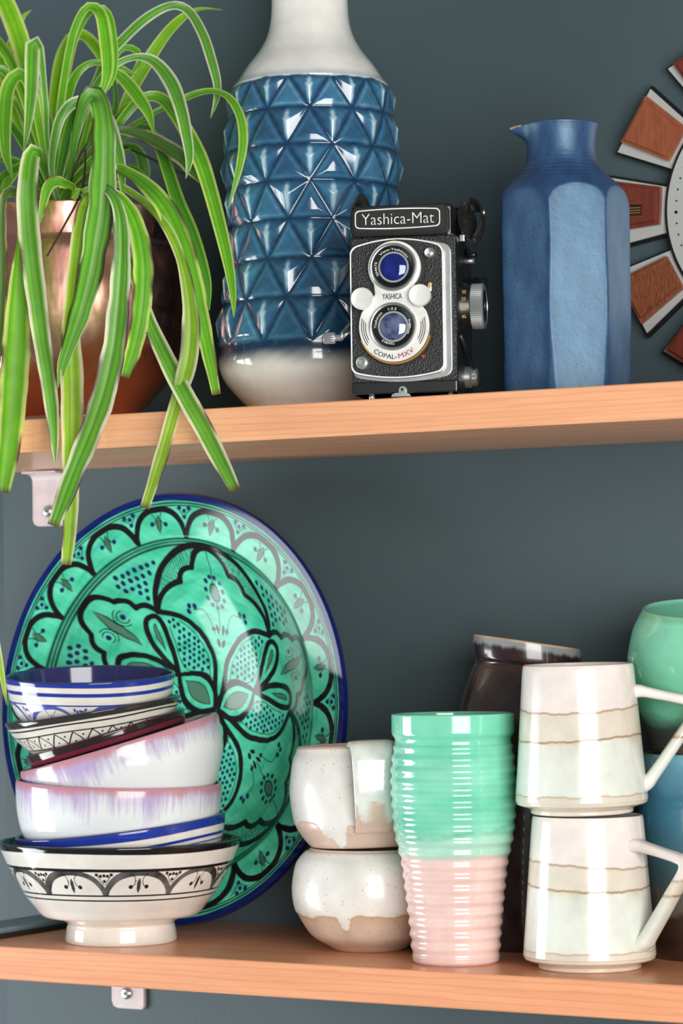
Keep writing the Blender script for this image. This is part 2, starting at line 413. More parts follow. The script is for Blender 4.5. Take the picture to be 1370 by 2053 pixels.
# ribbed tumbler
fp = proj((0, 0, 0))
Mt = upright(915, 1925, 0.058, 0.0); st, yb = scale_at(Mt)
outer = [(r/st, (yb-y)/st) for r, y in [(82, yb), (87, yb-5), (88, 1915), (92, 1865), (97, 1815), (102, 1770), (107, 1730), (112, 1708), (119, 1676), (123, 1640), (125.5, 1600), (126, 1560), (124, 1530), (121, 1505), (117, 1488), (118, 1480), (123.5, 1470), (124, 1455), (124, 1434)]]
pt, i0, i1 = vessel_profile(outer, 7/st, 0.008, 330, 80)
yy = yb-pt[:, 1]*st; rib = np.sin((yy-1490)/23.5*2*PI)*((yy > 1492) & (yy < 1915))*(np.arange(len(pt)) < i1)
pt[:, 0] += rib*1.7/st
P, thg, zg = lathe_pts(pt, 128)
yg = yb-zg*st
wbt = wob(thg*2, zg*10)
mint = lin(S(146, 224, 196), S(112, 208, 176), 0.5+0.5*wob(thg*0.7, yg*0.022, 1.3)); mint = lin(mint, S(120, 214, 182), smooth((1500-yg)/30)*0.7)
pale = S(188, 226, 208); pink = lin(S(240, 212, 204), S(235, 200, 193), 0.5+0.5*wob(thg, yg*0.05))
c = lin(mint, np.broadcast_to(pale, mint.shape), smooth((yg-(1650+8*wbt))/46)*0.8)
c = lin(c, pink, smooth((yg-(1706+5*wbt))/14))
c = lin(c, S(74, 170, 148), np.exp(-((yg-(1668-14*np.sin(thg*1.0)))/7)**2)*0.55*(0.5+0.5*wob(thg*6, yg*0.1)))
c = np.where((np.arange(len(pt)) >= i1+3)[:, None, None], S(110, 190, 160), c)
tum = thing('ribbed_tumbler', 'tall ribbed tumbler, mint green above and pale pink below', 'tumbler', Mt)
grid('tumbler_body', P, painted('tumbler_glaze', 0.12, 0.5), tum, True, c)

# two off-white mugs with angular handles
M_mug = painted('mug_glaze', 0.17, 0.2)
def mug_colour(thg, zg, s_, topz, l1, l2, base_z, seed, isin):
    d = (topz-zg)*s_                                      # distance below the rim, in photo pixels
    w1 = l1+7*np.sin(thg*1.3+seed)+2*wob(thg*6, zg*0+seed); w2 = l2+5*np.sin(thg*1.5+0.8+seed)+1.5*wob(thg*7, zg*0+seed*2)
    c = np.broadcast_to(S(236, 228, 222), zg.shape+(3,))
    c = lin(c, S(222, 215, 199), (d > w1)*1.0)
    low = lin(S(222, 228, 216), S(226, 232, 224), 0.5+0.5*wob(thg*2.2, zg*40, seed))
    c = np.where((d > w2)[..., None], low, c)
    c = lin(c, S(168, 132, 96), np.exp(-((d-w1)/2.0)**2)*0.9); c = lin(c, S(150, 112, 74), np.exp(-((d-w2)/2.2)**2)*0.95)
    c = lin(c, S(196, 170, 128), ((d > w2)*np.exp(-(d-w2)/16.0))*np.clip(0.25+0.5*wob(thg*3, zg*0+seed*3), 0, 1))
    bz = base_z+0.0008*wob(thg*5, zg*0+seed)
    c = lin(c, S(221, 213, 196), (zg < bz)*1.0); c = lin(c, S(170, 140, 108), np.exp(-((zg-bz)*s_/1.6)**2)*0.7)
    return np.where(isin, S(226, 220, 214), c)
def mug(M, s_, hpx, rtop, rbot, foot, haz, l1, l2, label, seed):
    th = thing('stoneware_mug', label, 'mug', M, 'pair of stacked off-white mugs')
    Hm = hpx/s_
    outer = [(r/s_, z/s_) for r, z in [(foot-4, 0), (foot, 2), (foot+1, 9), (foot+8, 13), (rbot-4, 19), (rbot-0.5, 26), (rbot, 34), (rbot-6, hpx*0.35), (rbot-13, hpx*0.65), (rtop+2, hpx-18), (rtop, hpx-4)]]
    pm, a0, a1 = vessel_profile(outer, 7/s_, 22/s_, 200, 70)
    P, tg, zg = lathe_pts(pm, 256)
    c = mug_colour(tg, zg, s_, Hm, l1, l2, 40/s_, seed, (np.arange(len(pm)) >= a1+4)[:, None, None])
    grid('mug_body', P, M_mug, th, True, c)
    # angular handle
    dx, dy = math.sin(haz), -math.cos(haz)
    def hp(r, z): return np.array([dx*r/s_, dy*r/s_, z/s_])
    rt_, rb_ = rtop+1, rbot-8
    path = [hp(rt_, hpx-58), hp(rt_+14, hpx-58), hp(rt_+95, hpx-76), hp(rt_+117, hpx-84), hp(rt_+121, hpx-98), hp(rt_+112, hpx-116), hp(rb_+16, 68), hp(rb_-2, 54)]
    pp = resample(cat(path[:3], 12).tolist()+cat(path[2:6], 12)[1:].tolist()+cat(path[5:], 14)[1:].tolist(), 64)
    rw = np.interp(np.linspace(0, 1, 64), [0, 0.07, 0.2, 0.45, 0.6, 0.92, 1], [19, 14.5, 13, 14, 15.5, 17, 22])/s_
    side = np.array([math.cos(haz), math.sin(haz), 0])
    t_ = np.gradient(pp, axis=0); t_ /= np.linalg.norm(t_, axis=1)[:, None]
    nr = np.cross(t_, side); n = 20
    an = np.arange(n)*2*PI/n; ca = np.sign(np.cos(an))*np.abs(np.cos(an))**0.7; sa = np.sign(np.sin(an))*np.abs(np.sin(an))**0.7
    G = pp[:, None, :]+(rw[:, None]*1.35*ca[None, :])[..., None]*side+(rw[:, None]*0.78*sa[None, :])[..., None]*nr[:, None, :]
    cc = mug_colour(np.full(G.shape[:2], haz), G[..., 2], s_, Hm, l1+22, l2+8, -1, seed, np.zeros(G.shape[:2]+(1,), bool))
    grid('mug_handle', G, M_mug, th, True, cc)
    return th
Mm = upright(1183, 1925, 0.068, 0.0); sm, yb = scale_at(Mm)
HM = 296.0
mug(Mm, sm, yb-1634, 111, 133, 103, math.radians(50), 95, 141, 'off-white stoneware mug at the bottom of its stack, handle towards the viewer', 0.4)
zt = (yb-1634)/sm+0.0015
Mm2 = Matrix.Translation((Mm.translation[0]-0.0040*math.cos(YAW), Mm.translation[1]-0.0040*math.sin(YAW), zt)) @ Matrix.Rotation(YAW, 4, 'Z') @ Matrix.Rotation(math.radians(-0.8), 4, 'Y') @ Matrix.Rotation(math.radians(1.0), 4, 'X')
sm2 = sm*1.0
mug(Mm2, sm2, yb-zt*sm-1331, 111, 133, 103, math.radians(82), 88, 147, 'off-white stoneware mug on top of its stack, handle pointing right', 2.1)

# two white-glazed cups, drips over bare clay
def drip_cup(M, s_, ctl, thick, floorpx, zline, drips, label, seed, name='stoneware_cup', clay=(214, 190, 174), cuff=None):
    th = thing(name, label, 'cup', M, 'pair of stacked drip-glazed cups')
    pm, a0, a1 = vessel_profile([(r/s_, z/s_) for r, z in ctl], thick/s_, floorpx/s_, 200, 60)
    P, tg, zg = lathe_pts(pm, 300); zp = zg*s_
    line = zline+5*wob(tg*2.2, zg*0+seed)+2*wob(tg*7, zg*0+seed*2)
    for a, w_, dpt in drips:
        dd = np.abs((tg-math.radians(a)+PI) % (2*PI)-PI)/math.radians(w_); line = line-dpt*np.exp(-dd**4)
    inside = (np.arange(len(pm)) >= a1)[:, None]
    g = np.where(inside, 1.0, smooth((zp-line)/2.5+0.5))
    white = lin(S(220, 218, 211), S(234, 234, 229), 0.5+0.4*wob(tg*2, zp*0.012, seed))
    cl = np.broadcast_to(S(*clay), white.shape)
    if cuff: cl = lin(cl, S(*cuff), np.exp(-np.clip(line-zp, 0, 99)/12.0)*0.9)
    c = lin(cl, white, g)
    lift = np.where(inside, 0, smooth((zp-line)/4+0.6)*1.3/s_)
    P[..., 0] += np.sin(tg)*lift; P[..., 1] -= np.cos(tg)*lift
    c = np.where(((zp > ctl[-1][1]-1.5))[..., None], S(205, 182, 165), c)
    grid('cup_body', P, painted('cup_glaze_'+('a' if seed < 1 else 'b'), 0.30, 0.22, 0.08, (210, 0.10, srgb(74, 58, 44), 0.7)), th, True, c)
    return th, P
Mc = upright(742, 1890, 0.106, 0.0); sc_, yb = scale_at(Mc)
z_ = lambda y: yb-y
cupA = [(60, 0), (68, 1), (84, z_(1893)), (117, z_(1872)), (141, z_(1836)), (151, z_(1812)), (154, z_(1775)), (146, z_(1731)), (130, z_(1709)), (119, z_(1702))]
drip_cup(Mc, sc_, cupA, 8, 14, z_(1826), [(-21, 4.5, 28), (30, 9, -6)], 'round drip-glazed cup, lower of the pair beside the ribbed tumbler', 0.5, clay=(206, 188, 172), cuff=(196, 164, 122))
zc = (yb-1699)/sc_
Mc2 = Matrix.Translation((Mc.translation[0], Mc.translation[1], zc+0.0018)) @ Matrix.Rotation(YAW, 4, 'Z') @ Matrix.Rotation(math.radians(-1.6), 4, 'Y') @ Matrix.Rotation(math.radians(-0.8), 4, 'X')
q_ = lambda y: 1699-y
cupB = [(100, 0), (116, 2), (136, q_(1672)), (147, q_(1648)), (153, q_(1600)), (152, q_(1570)), (146, q_(1530)), (138, q_(1509)), (135, q_(1500))]
th2, _ = drip_cup(Mc2, sc_, cupB, 7, 10, q_(1650), [(-34, 7, 28), (-24, 6, 42), (-62, 14, -4), (26, 10, 8)], 'flared drip-glazed mug with a strap handle, stacked on the round cup', 1.6, 'stoneware_mug')
# strap handle
haz = math.radians(4); side = np.array([math.cos(haz), math.sin(haz), 0]); dx, dy = math.sin(haz), -math.cos(haz)
hp = lambda r, z: np.array([dx*r/sc_, dy*r/sc_, z/sc_])
pp = cat([hp(130, 204), hp(152, 207), hp(172, 199), hp(183, 178), hp(186, 140), hp(182, 95), hp(172, 66), hp(156, 46), hp(143, 36)], 60)
t_ = np.gradient(pp, axis=0); t_ /= np.linalg.norm(t_, axis=1)[:, None]; nr = np.cross(t_, side)
an = np.arange(28)*2*PI/28; ca = np.sign(np.cos(an))*np.abs(np.cos(an))**0.5; sa = np.sign(np.sin(an))*np.abs(np.sin(an))**0.6
wd = np.interp(np.linspace(0, 1, 60), [0, 0.3, 1], [45, 40, 36])/sc_
G = pp[:, None, :]+(wd[:, None]*ca)[..., None]*side+(5.5/sc_*sa[None, :]+0*wd[:, None])[..., None]*nr[:, None, :]
hz = G[..., 2]*sc_; hx = ca[None, :]*np.ones((60, 1))
line = 92-38*np.exp(-((hx+0.55)/0.28)**4)-42*np.exp(-((hx-0.85)/0.25)**4)+3*wob(hx*5, hx*0)
g = smooth((hz-line)/3+0.5)
c = lin(np.broadcast_to(S(214, 190, 174), G.shape), lin(S(216, 216, 210), S(232, 236, 233), 0.5+0.5*wob(hx*3, hz*0.05)), g)
lift = smooth((hz-line)/5+0.6)*1.6/sc_
G = G+(lift*np.sign(sa)[None, :])[..., None]*nr[:, None, :]*0.8
grid('strap_handle', G, painted('strap_glaze', 0.16, 0.6, 0, (180, 0.07, srgb(74, 58, 44), 0.7)), th2, True, c)

# dark brown jar behind
Mk = upright(1062, 1600, 0.176, 0.0); sk, yb = scale_at(Mk)
jar = thing('stoneware_jar', 'dark brown glazed jar with a collared rim behind the tumbler', 'jar', Mk)
z_ = lambda y: (yb-y)
ctl = [(104, 0), (110, 3), (118, z_(1850)), (126, z_(1750)), (132, z_(1650)), (138, z_(1560)), (142, z_(1490)), (141, z_(1440)), (128, z_(1390)), (112, z_(1353)), (105, z_(1341)), (105, z_(1335)), (109, z_(1329)), (109.5, z_(1312)), (108, z_(1290))]
pm, a0, a1 = vessel_profile([(r/sk, z/sk) for r, z in ctl], 7/sk, 10/sk, 220, 70)
P, tg, zg = lathe_pts(pm, 200); zp = zg*sk
sl = np.clip((zp-z_(1430))/110, 0, 1)
P[..., 2] -= sl*P[..., 0]*0.155
top = z_(1288)
c = lin(S(46, 34, 32), S(60, 52, 52), 0.5+0.5*wob(tg*3, zp*0.03)); col = zp > z_(1333)
band = lin(S(62, 34, 24), S(40, 34, 48), 0.5+0.5*wob(tg*5, zp*0.06, 2)); band = lin(band, S(150, 156, 160), smooth((zp-(top-20+3*wob(tg*11, zp*0)))/9))
c = np.where(col[..., None], band, c); c = np.where((zp > top-3)[..., None], lin(S(176, 152, 112), S(206, 186, 168), 0.5+0.5*wob(tg*2, zp*0)), c)
c = np.where((np.arange(len(pm)) >= a1+6)[:, None, None], S(50, 40, 38), c)
grid('jar_body', P, painted('jar_glaze', 0.22, 0.6, 0.05), jar, True, c)

# green tumbler standing on a blue one, cut by the frame on the right
Mb = upright(1424, 1800, 0.172, 0.0); sb, yb = scale_at(Mb)
blu = thing('glazed_tumbler', 'blue to brown glazed tumbler under the green one, behind the mugs', 'tumbler', Mb)
z_ = lambda y: yb-y
hb = z_(1512)
pm, a0, a1 = vessel_profile([(r/sb, z/sb) for r, z in [(100, 0), (112, 3), (120, 40), (132, 130), (140, 240), (141, 330), (136, hb-12), (133, hb)]], 7/sb, 12/sb, 160, 60)
P, tg, zg = lathe_pts(pm, 128); zp = zg*sb
f = zp+10*wob(tg*2, zp*0.02)
c = lin(S(52, 34, 28), S(92, 84, 72), (f-85)/10); c = lin(c, S(70, 104, 112), (f-105)/70); c = lin(c, S(64, 122, 146), (f-190)/90); c = lin(c, S(112, 168, 190), (f-330)/60); c = lin(c, S(90, 150, 140), (f-hb+8)/6)
grid('tumbler_body', P, painted('blue_tumbler_glaze', 0.14, 0.7), blu, True, c)
zt = hb/sb+0.003
Mg = Matrix.Translation((Mb.translation[0], Mb.translation[1], zt)) @ Matrix.Rotation(YAW, 4, 'Z') @ Matrix.Rotation(math.radians(9.5), 4, 'X')
grn = thing('glazed_tumbler', 'green glazed tumbler with a brown-grey foot at the right edge', 'tumbler', Mg)
hg = 1506-1222
pm, a0, a1 = vessel_profile([(r/sb, z/sb) for r, z in [(98, 0), (110, 3), (128, 45), (148, 110), (160, 175), (158, 205), (150, 243), (139, 268), (131, hg)]], 9/sb, 12/sb, 160, 60)
P, tg, zg = lathe_pts(pm, 128); zp = zg*sb; f = zp+6*wob(tg*2, zp*0.03)
c = lin(S(92, 82, 74), S(70, 80, 78), (f-28)/10); c = lin(c, S(112, 196, 164), (f-62)/30); c = lin(c, S(134, 214, 182), (f-140)/120)
c = lin(c, S(122, 190, 152), (f-hg+16)/10)
c = np.where((np.arange(len(pm)) >= a1+4)[:, None, None], S(126, 204, 176), c)
grid('tumbler_body', P, painted('green_tumbler_glaze', 0.12, 0.7), grn, True, c)

# ------------------------------------------------------------------ lower shelf: big green platter leaning on the wall
def seg_dist(x, y, pts):
    """distance from points to an open polyline"""
    d = np.full(x.shape, 1e9)
    for (ax, ay), (bx, by) in zip(pts[:-1], pts[1:]):
        vx, vy = bx-ax, by-ay; L = vx*vx+vy*vy+1e-12
        t = np.clip(((x-ax)*vx+(y-ay)*vy)/L, 0, 1)
        d = np.minimum(d, (x-ax-t*vx)**2+(y-ay-t*vy)**2)
    return np.sqrt(d)
def pol(pts): return [(r*math.cos(math.radians(a)), r*math.sin(math.radians(a))) for r, a in pts]
def inside(x, y, pts):
    r = np.zeros(x.shape, bool); n = len(pts)
    for k in range(n):
        (ax, ay), (bx, by) = pts[k], pts[(k+1) % n]
        cr = (ay > y) != (by > y)
        r ^= cr & (x < (bx-ax)*(y-ay)/((by-ay) if abs(by-ay) > 1e-9 else 1e-9)+ax)
    return r
def lens(x, y, cx, cy, L, W, ang):
    """signed lens shape value: <1 inside"""
    a = math.radians(ang); u = (x-cx)*math.cos(a)+(y-cy)*math.sin(a); v = -(x-cx)*math.sin(a)+(y-cy)*math.cos(a)
    return np.where(np.abs(u) < L, np.abs(v)/(W*np.maximum(1-(u/L)**2, 1e-3)), 9)
NR, NA = 380, 1500
r_f = np.concatenate([np.linspace(0.3, 145.2, 262), np.linspace(145.6, 182.5, 92)])     # mm
def dish_depth(r):
    well = 72-60*np.clip(r/145, 0, 1)**2.1
    fl = 9*np.clip((184-r)/39, 0, 1)**1.15
    k = smooth((r-142.5)/5.0); return well*(1-k)+fl*k
rg = r_f[:, None]; ag = (np.arange(NA)*360.0/NA)[None, :]
ag_ = np.broadcast_to(ag, (len(r_f), NA)); rg_ = np.broadcast_to(rg, ag_.shape)
jx = 0.8*wob(rg_*0.06, ag_*0.05); ja = 0.6*wob(rg_*0.05+3, ag_*0.04, 2)
r_, a_ = rg_+jx, ag_+ja
fold = (a_-80) % 120; phi = np.where(fold > 60, 120-fold, fold)
x = r_*np.cos(np.radians(phi)); y = r_*np.sin(np.radians(phi))
G1, G2 = S(64, 190, 150), S(98, 214, 178)
colr = lin(G1, G2, 0.5+0.55*wob(rg_*0.05*np.cos(np.radians(ag_)), rg_*0.05*np.sin(np.radians(ag_))*2))
colr = lin(colr, S(44, 166, 134), np.clip(wob(rg_*0.11, ag_*0.06, 5)-0.2, 0, 1)*0.8)
INK, NAVY, GREY = S(26, 24, 28), S(24, 38, 92), S(78, 122, 100)
well = r_ < 141
A_arch = [(141, 0), (139, 8), (134, 16), (125, 24), (112, 33), (97, 39)]
A_scal = [(138.5, 0), (136, 5), (130, 8.6), (121, 9.6), (122.5, 13), (119, 17), (111.5, 18.2), (113, 23), (109, 31), (98, 38)]
B_scal = [(97, 39), (106, 40.5), (112, 43.2), (110, 46), (118, 46), (125.5, 48.3), (124, 51), (132, 50.6), (137.5, 54.5), (139, 60)]
petal = [(3, 30), (20, 12.5), (42, 9), (55, 13), (70, 19), (84, 27), (96, 38)]
heart = [(50, 58.5), (62, 49.5), (76, 44), (89, 41.3), (96, 42.5), (98, 47), (93, 51), (84, 54.5), (72, 57), (60, 58.6), (50, 58.5)]
def lobes(cusps, bulge):
    c_ = pol(cusps); out = []
    for (p, q), b_ in zip(zip(c_[:-1], c_[1:]), bulge):
        nx, ny = -(q[1]-p[1]), q[0]-p[0]; L_ = math.hypot(nx, ny)
        for t_ in np.linspace(0, 1, 9)[:-1]:
            k_ = b_*4*t_*(1-t_); out.append((p[0]+(q[0]-p[0])*t_+nx/L_*k_, p[1]+(q[1]-p[1])*t_+ny/L_*k_))
    return out+[c_[-1]]
def stroke(pts, w, col=INK, soft=0.45, cond=None, cart=False):
    global colr
    d = seg_dist(x, y, pts if cart else [tuple(q) for q in cat(pol(pts), 8*len(pts))]); m = np.clip((w/2-d)/soft+0.5, 0, 1)
    if cond is not None: m = m*cond
    colr = lin(colr, col, m)
def fill(mask, col, k=1.0):
    global colr
    colr = lin(colr, col, np.clip(mask, 0, 1)*k)
# dotted grounds
rA = np.interp(phi, [0, 8, 16, 24, 33, 39], [141, 139, 134, 125, 112, 97]); rB = np.interp(phi, [39, 43.5, 48.5, 54, 60], [97, 113, 127, 138, 139])
rLim = np.where(phi < 39, rA, rB)
def hexdots(pitch, rad, test, col=NAVY):
    global colr
    row = np.round(y/(pitch*0.866)); xo = np.where(row % 2 == 0, 0, 0.5)*pitch
    cx = np.round((x-xo)/pitch)*pitch+xo; cy = row*pitch*0.866
    cx = cx+0.5*np.sin(cx*1.3+cy*2.1); cy = cy+0.5*np.sin(cx*2.7-cy*1.9)
    ok = test(np.hypot(cx, cy), np.degrees(np.arctan2(cy, cx)))
    m = np.clip((rad-np.hypot(x-cx, (y-cy)*1.1))/0.5+0.5, 0, 1)*ok
    colr = lin(colr, col, m)
def tA(rc, pc):
    ra = np.interp(pc, [0, 8, 16, 24, 33, 39], [141, 139, 134, 125, 112, 97]); rb = np.interp(pc, [39, 43.5, 48.5, 54, 60], [97, 113, 127, 138, 139])
    return (rc > np.where(pc < 39, ra, rb)+8) & (rc < 136) & (pc > 14)
hexdots(6.6, 2.15, tA)
def eye_w(r): return 15.5*np.clip(np.sin(PI*np.clip(r/47, 0, 1)), 0, 1)**0.8
p4 = lambda rc: np.interp(rc, [2, 20, 42, 55, 70, 84, 95], [30, 12, 9, 13, 19, 27, 37])
pH = lambda rc: np.where(rc < 50, 60-np.degrees(np.arcsin(np.clip((eye_w(rc)+2.5)/np.maximum(rc, 1), 0, 1))), np.interp(rc, [50, 60, 75, 88, 97], [55, 47.5, 42, 39.5, 39]))
hexdots(5.4, 1.8, lambda rc, pc: (rc > 22) & (rc < 88) & (pc > p4(rc)+420/np.maximum(rc, 8)) & (pc < pH(rc)-250/np.maximum(rc, 8)))
# thin outlines of the dotted petals
stroke([(r, p4(r)+330/max(r, 8)) for r in (24, 34, 44, 56, 70, 82)], 0.8)
stroke([(r, float(pH(np.array(float(r))))-170/max(r, 8)) for r in (26, 34, 44, 56, 70, 82)], 0.8)
# hatching between the arch and its scalloped lining
rS = np.interp(phi, [0, 9, 9.6, 17, 18.2, 31, 38], [139, 124, 121, 119.5, 112, 109, 98])
hm = (r_ < rA-1) & (r_ > rS+1) & (phi < 37) & (phi > 6)
fill(hm*((np.abs((phi*2.2+r_*0.10) % 2.4-1.2) < 0.42)), INK, 0.85)
stroke(A_arch, 5.2); stroke(lobes([(138.5, 0), (121, 9.6), (111.5, 18.4), (98, 38.5)], [-5, -4, -5.5]), 5.0, cart=True); stroke(lobes([(97, 39), (110, 46.3), (124, 51.4), (139, 60)], [-3.5, -3.5, -6.0]), 4.8, cart=True); stroke(petal, 5.0)
# hearts and eyes
hp_ = pol(heart); ins = inside(x, y, hp_); dh = seg_dist(x, y, hp_)
fill(ins*np.clip((dh-6.3)/0.5, 0, 1), GREY); fill(ins*(np.abs(dh-6.3) < 0.5), INK, 0.9)
stroke(heart, 5.0)
ux = x*math.cos(PI/3)+y*math.sin(PI/3); uy = np.abs(-x*math.sin(PI/3)+y*math.cos(PI/3))
ew = eye_w(ux); inE = (ux > 0) & (ux < 48)
fill(inE*np.clip((3.0-np.abs(uy-ew))/0.5+0.5, 0, 1), INK)
ew2 = 7.5*np.clip(np.sin(PI*np.clip((ux-8)/32, 0, 1)), 0, 1)
fill((ux > 8) & (ux < 40) & (uy < ew2), GREY); fill((ux > 8) & (ux < 40) & (np.abs(uy-ew2) < 0.5), INK, 0.9)
# motif of the large lobes: stem, oval with a ring of dots, sprigs
stroke([(138, 0), (70, 0)], 0.9)
ov = np.hypot((x-102)/7.2, y/4.8); fill(ov < 1, GREY); fill(np.abs(ov-1) < 0.12, INK)
for k in range(11):
    an = 2*PI*(k+0.5)/11; cx, cy = 102+13*math.cos(an), abs(9.5*math.sin(an)); fill(np.clip((2.0-np.hypot(x-cx, y-cy))/0.5+0.5, 0, 1), NAVY)
stroke([(88, 17), (86, 10), (76, 7), (66, 5.5)], 0.8)
for rr_, pp_ in ((91, 19), (87, 20.5), (90, 15.5), (70, 6)): 
    cx, cy = pol([(rr_, pp_)])[0]; fill(np.clip((2.2-np.hypot(x-cx, y-cy))/0.5+0.5, 0, 1), NAVY)
fill(lens(x, y, 70, 3, 5, 1.6, 10) < 1, INK); fill(lens(x, y, 58, 2.5, 4, 1.8, 20) < 1, INK)
# motif of the small lobes: long leaf with two eyes
bx, by = pol([(110, 60)])[0]
lf = lens(x, y, bx, by, 23, 3.6, 60); fill(lf < 1, GREY); fill((lf < 1.25) & (lf > 0.85), INK, 0.9)
cx, cy = pol([(112, 54)])[0]; dd = np.hypot(x-cx, y-cy)
fill(np.clip((2.6-dd)/0.5, 0, 1), NAVY); fill((np.abs(dd-5.0) < 0.5) & (phi > 52.5), INK, 0.9); fill((np.abs(dd-7.6) < 0.5) & (phi > 54), INK, 0.9)
# rings round the well and the scalloped rim
for rc, wd in ((145.2, 0.9), (143.0, 0.8), (140.6, 1.1), (173.0, 0.8), (175.2, 1.0)): fill(np.clip((wd-np.abs(rg_-rc))/0.4, 0, 1), INK, 0.9)
cusp = np.array([-61.8, -40.2, -19, 2.1, 23.4, 43.7, 65.1, 85.7, 105.9, 127.3, 147.6, 166.7, 187, 207.5, 228, 248, 268.5, 298.2])
aw = (ag_+61.8) % 360-61.8; idx = np.clip(np.searchsorted(cusp, aw, side='right')-1, 0, 16)
s_ = (aw-cusp[idx])/(cusp[idx+1]-cusp[idx]); Lr = np.radians(cusp[idx+1]-cusp[idx])*158
hx = (s_-0.5)*Lr+jx*0.8; hy = rg_-146
arch = [(-0.5, 1), (-0.46, 8), (-0.36, 17.5), (-0.2, 23.5), (0, 25.5), (0.2, 23.5), (0.36, 17.5), (0.46, 8), (0.5, 1)]
rim = (rg_ > 145.6)
da = seg_dist(hx/Lr, hy/56.0, [(px_, py_/56.0) for px_, py_ in cat(arch, 40)])*56
fill(rim*np.clip((2.7-da)/0.5+0.5, 0, 1)*(rg_ < 173.5), INK)
fill(rim*(np.abs(da-6.0) < 0.45)*(hy > 25.5*np.clip(np.cos(PI*hx/Lr), 0, 1)**0.6+2)*(rg_ < 171), INK, 0.85)
lf = lens(hx, hy, 0, 12.5, 8.2, 2.2, 96); fill(rim*(lf < 1), lin(GREY, INK, np.array(0.25))); fill(rim*(lf < 1.4)*(lf > 0.8), INK, 0.8)
for sx in (-1, 1):
    dd = np.hypot(hx-sx*7.0, hy-12.5-sx*0.8); fill(rim*np.clip((2.1-dd)/0.5+0.5, 0, 1), NAVY)
    fill(rim*(np.abs(np.hypot(hx-sx*8.3, hy-17)-5.6) < 0.5)*(np.abs(hx) < 5.5)*(hy > 12), INK, 0.85)
for ox, oy in ((0, 22.5), (4.4, 25.0), (0, 17.5)):
    dd = np.hypot(Lr*0.5-np.abs(hx)-ox, hy-oy); fill(rim*np.clip((1.9-dd)/0.5+0.5, 0, 1), NAVY)
BLUE = lin(S(14, 26, 82), S(22, 40, 112), 0.5+0.5*wob(ag_*0.2, rg_*0.4))
m = smooth((rg_-(176.6+0.5*wob(ag_*0.08, rg_*0)))/0.8); colr = colr*(1-m[..., None])+BLUE*m[..., None]
dish_n = (math.sin(math.radians(-3.261))*math.cos(math.radians(3.0)), -math.cos(math.radians(-3.261))*math.cos(math.radians(3.0)), math.sin(math.radians(3.0)))
hN = np.array([math.cos(math.radians(-3.261)), math.sin(math.radians(-3.261)), 0]); nN = np.array(dish_n); vN = np.cross(nN, hN)
Md = Matrix(((hN[0], vN[0], nN[0], -0.3200), (hN[1], vN[1], nN[1], 0.1535), (hN[2], vN[2], nN[2], 0.1885), (0, 0, 0, 1)))
dish = thing('ceramic_platter', 'large deep platter painted green and black with a cobalt blue rim', 'platter', Md)
rad_a = np.radians(ag_)
P = np.stack([rg_*np.cos(rad_a), rg_*np.sin(rad_a), -dish_depth(rg_)], -1)/1000
M_dish = painted('platter_glaze', 0.09, 0.0, 0.0, None, 0.25)
grid('platter_face', P[:, ::1], M_dish, dish, True, colr)
bk = np.array([[182.5, -0.25], [183.6, -1.2], [184.0, -3.0], [183.6, -5.5], [181.5, -8.0], [176, -11], [150, -19], [120, -38], [90, -54], [62, -68], [60, -76], [56, -80.5], [52, -76], [50, -73], [20, -75], [0.5, -75]])
ab = np.arange(180)*2*PI/180; rb = resample(bk, 60)
Pb = np.stack([rb[:, 0][:, None]*np.cos(ab), rb[:, 0][:, None]*np.sin(ab), rb[:, 1][:, None]+0*ab], -1)/1000
cb = np.where((rb[:, 0] > 174)[:, None, None], S(16, 32, 98), S(200, 190, 175))*np.ones((1, 180, 1))
bko = grid('platter_back', Pb, M_dish, dish, True, cb)
bko['label'] = 'rounded cobalt blue rim and plain back'

# ------------------------------------------------------------------ lower shelf: leaning stack of bowls
Ma = upright(243, 1870, 0.073, 0.0); sa_, yb0 = scale_at(Ma)
A0 = np.array(Ma.translation)
def stack_pt(px, py):
    d = ray(px, py); n_ = VH; return C+d*(((A0-C)@n_)/(d@n_))
def bowl_matrix(px, py, depth_px, tilt, fwd):
    """px,py: pixel of the rim centre; returns matrix at the bowl's base"""
    Rm = Matrix.Rotation(YAW, 4, 'Z') @ Matrix.Rotation(math.radians(tilt), 4, 'Y') @ Matrix.Rotation(math.radians(fwd), 4, 'X')
    rc = stack_pt(px, py); ax = Rm.to_3x3() @ Vector((0, 0, 1))
    return Matrix.Translation(Vector(rc)-ax*(depth_px/sa_)) @ Rm
def bowl(name, label, px, py, tilt, fwd, ctl, thick, floor, paint, mat, n=360, n_out=240, group='bowls in the leaning stack', M=None):
    """ctl: (r, depth below rim) in photo pixels from foot to rim"""
    dep = max(d for _, d in ctl)
    M = M or bowl_matrix(px, py, dep, tilt, fwd)
    th = thing(name, label, 'bowl', M, group)
    pm, a0, a1 = vessel_profile([(r/sa_, (dep-d)/sa_) for r, d in ctl], thick/sa_, floor/sa_, n_out, 60)
    P, tg, zg = lathe_pts(pm, n)
    outside = (np.arange(len(pm)) < a1)[:, None]+np.zeros(tg.shape, bool)
    c = paint(tg, dep-zg*sa_, outside, np.hypot(P[..., 0], P[..., 1])*sa_)
    grid('bowl_body', P, mat, th, True, c)
    return th
M_bowl = painted('bowl_glaze', 0.10, 0.3); WHT = S(234, 229, 220)
def band(d, c0, w, soft=0.8): return np.clip((w/2-np.abs(d-c0))/soft+0.5, 0, 1)
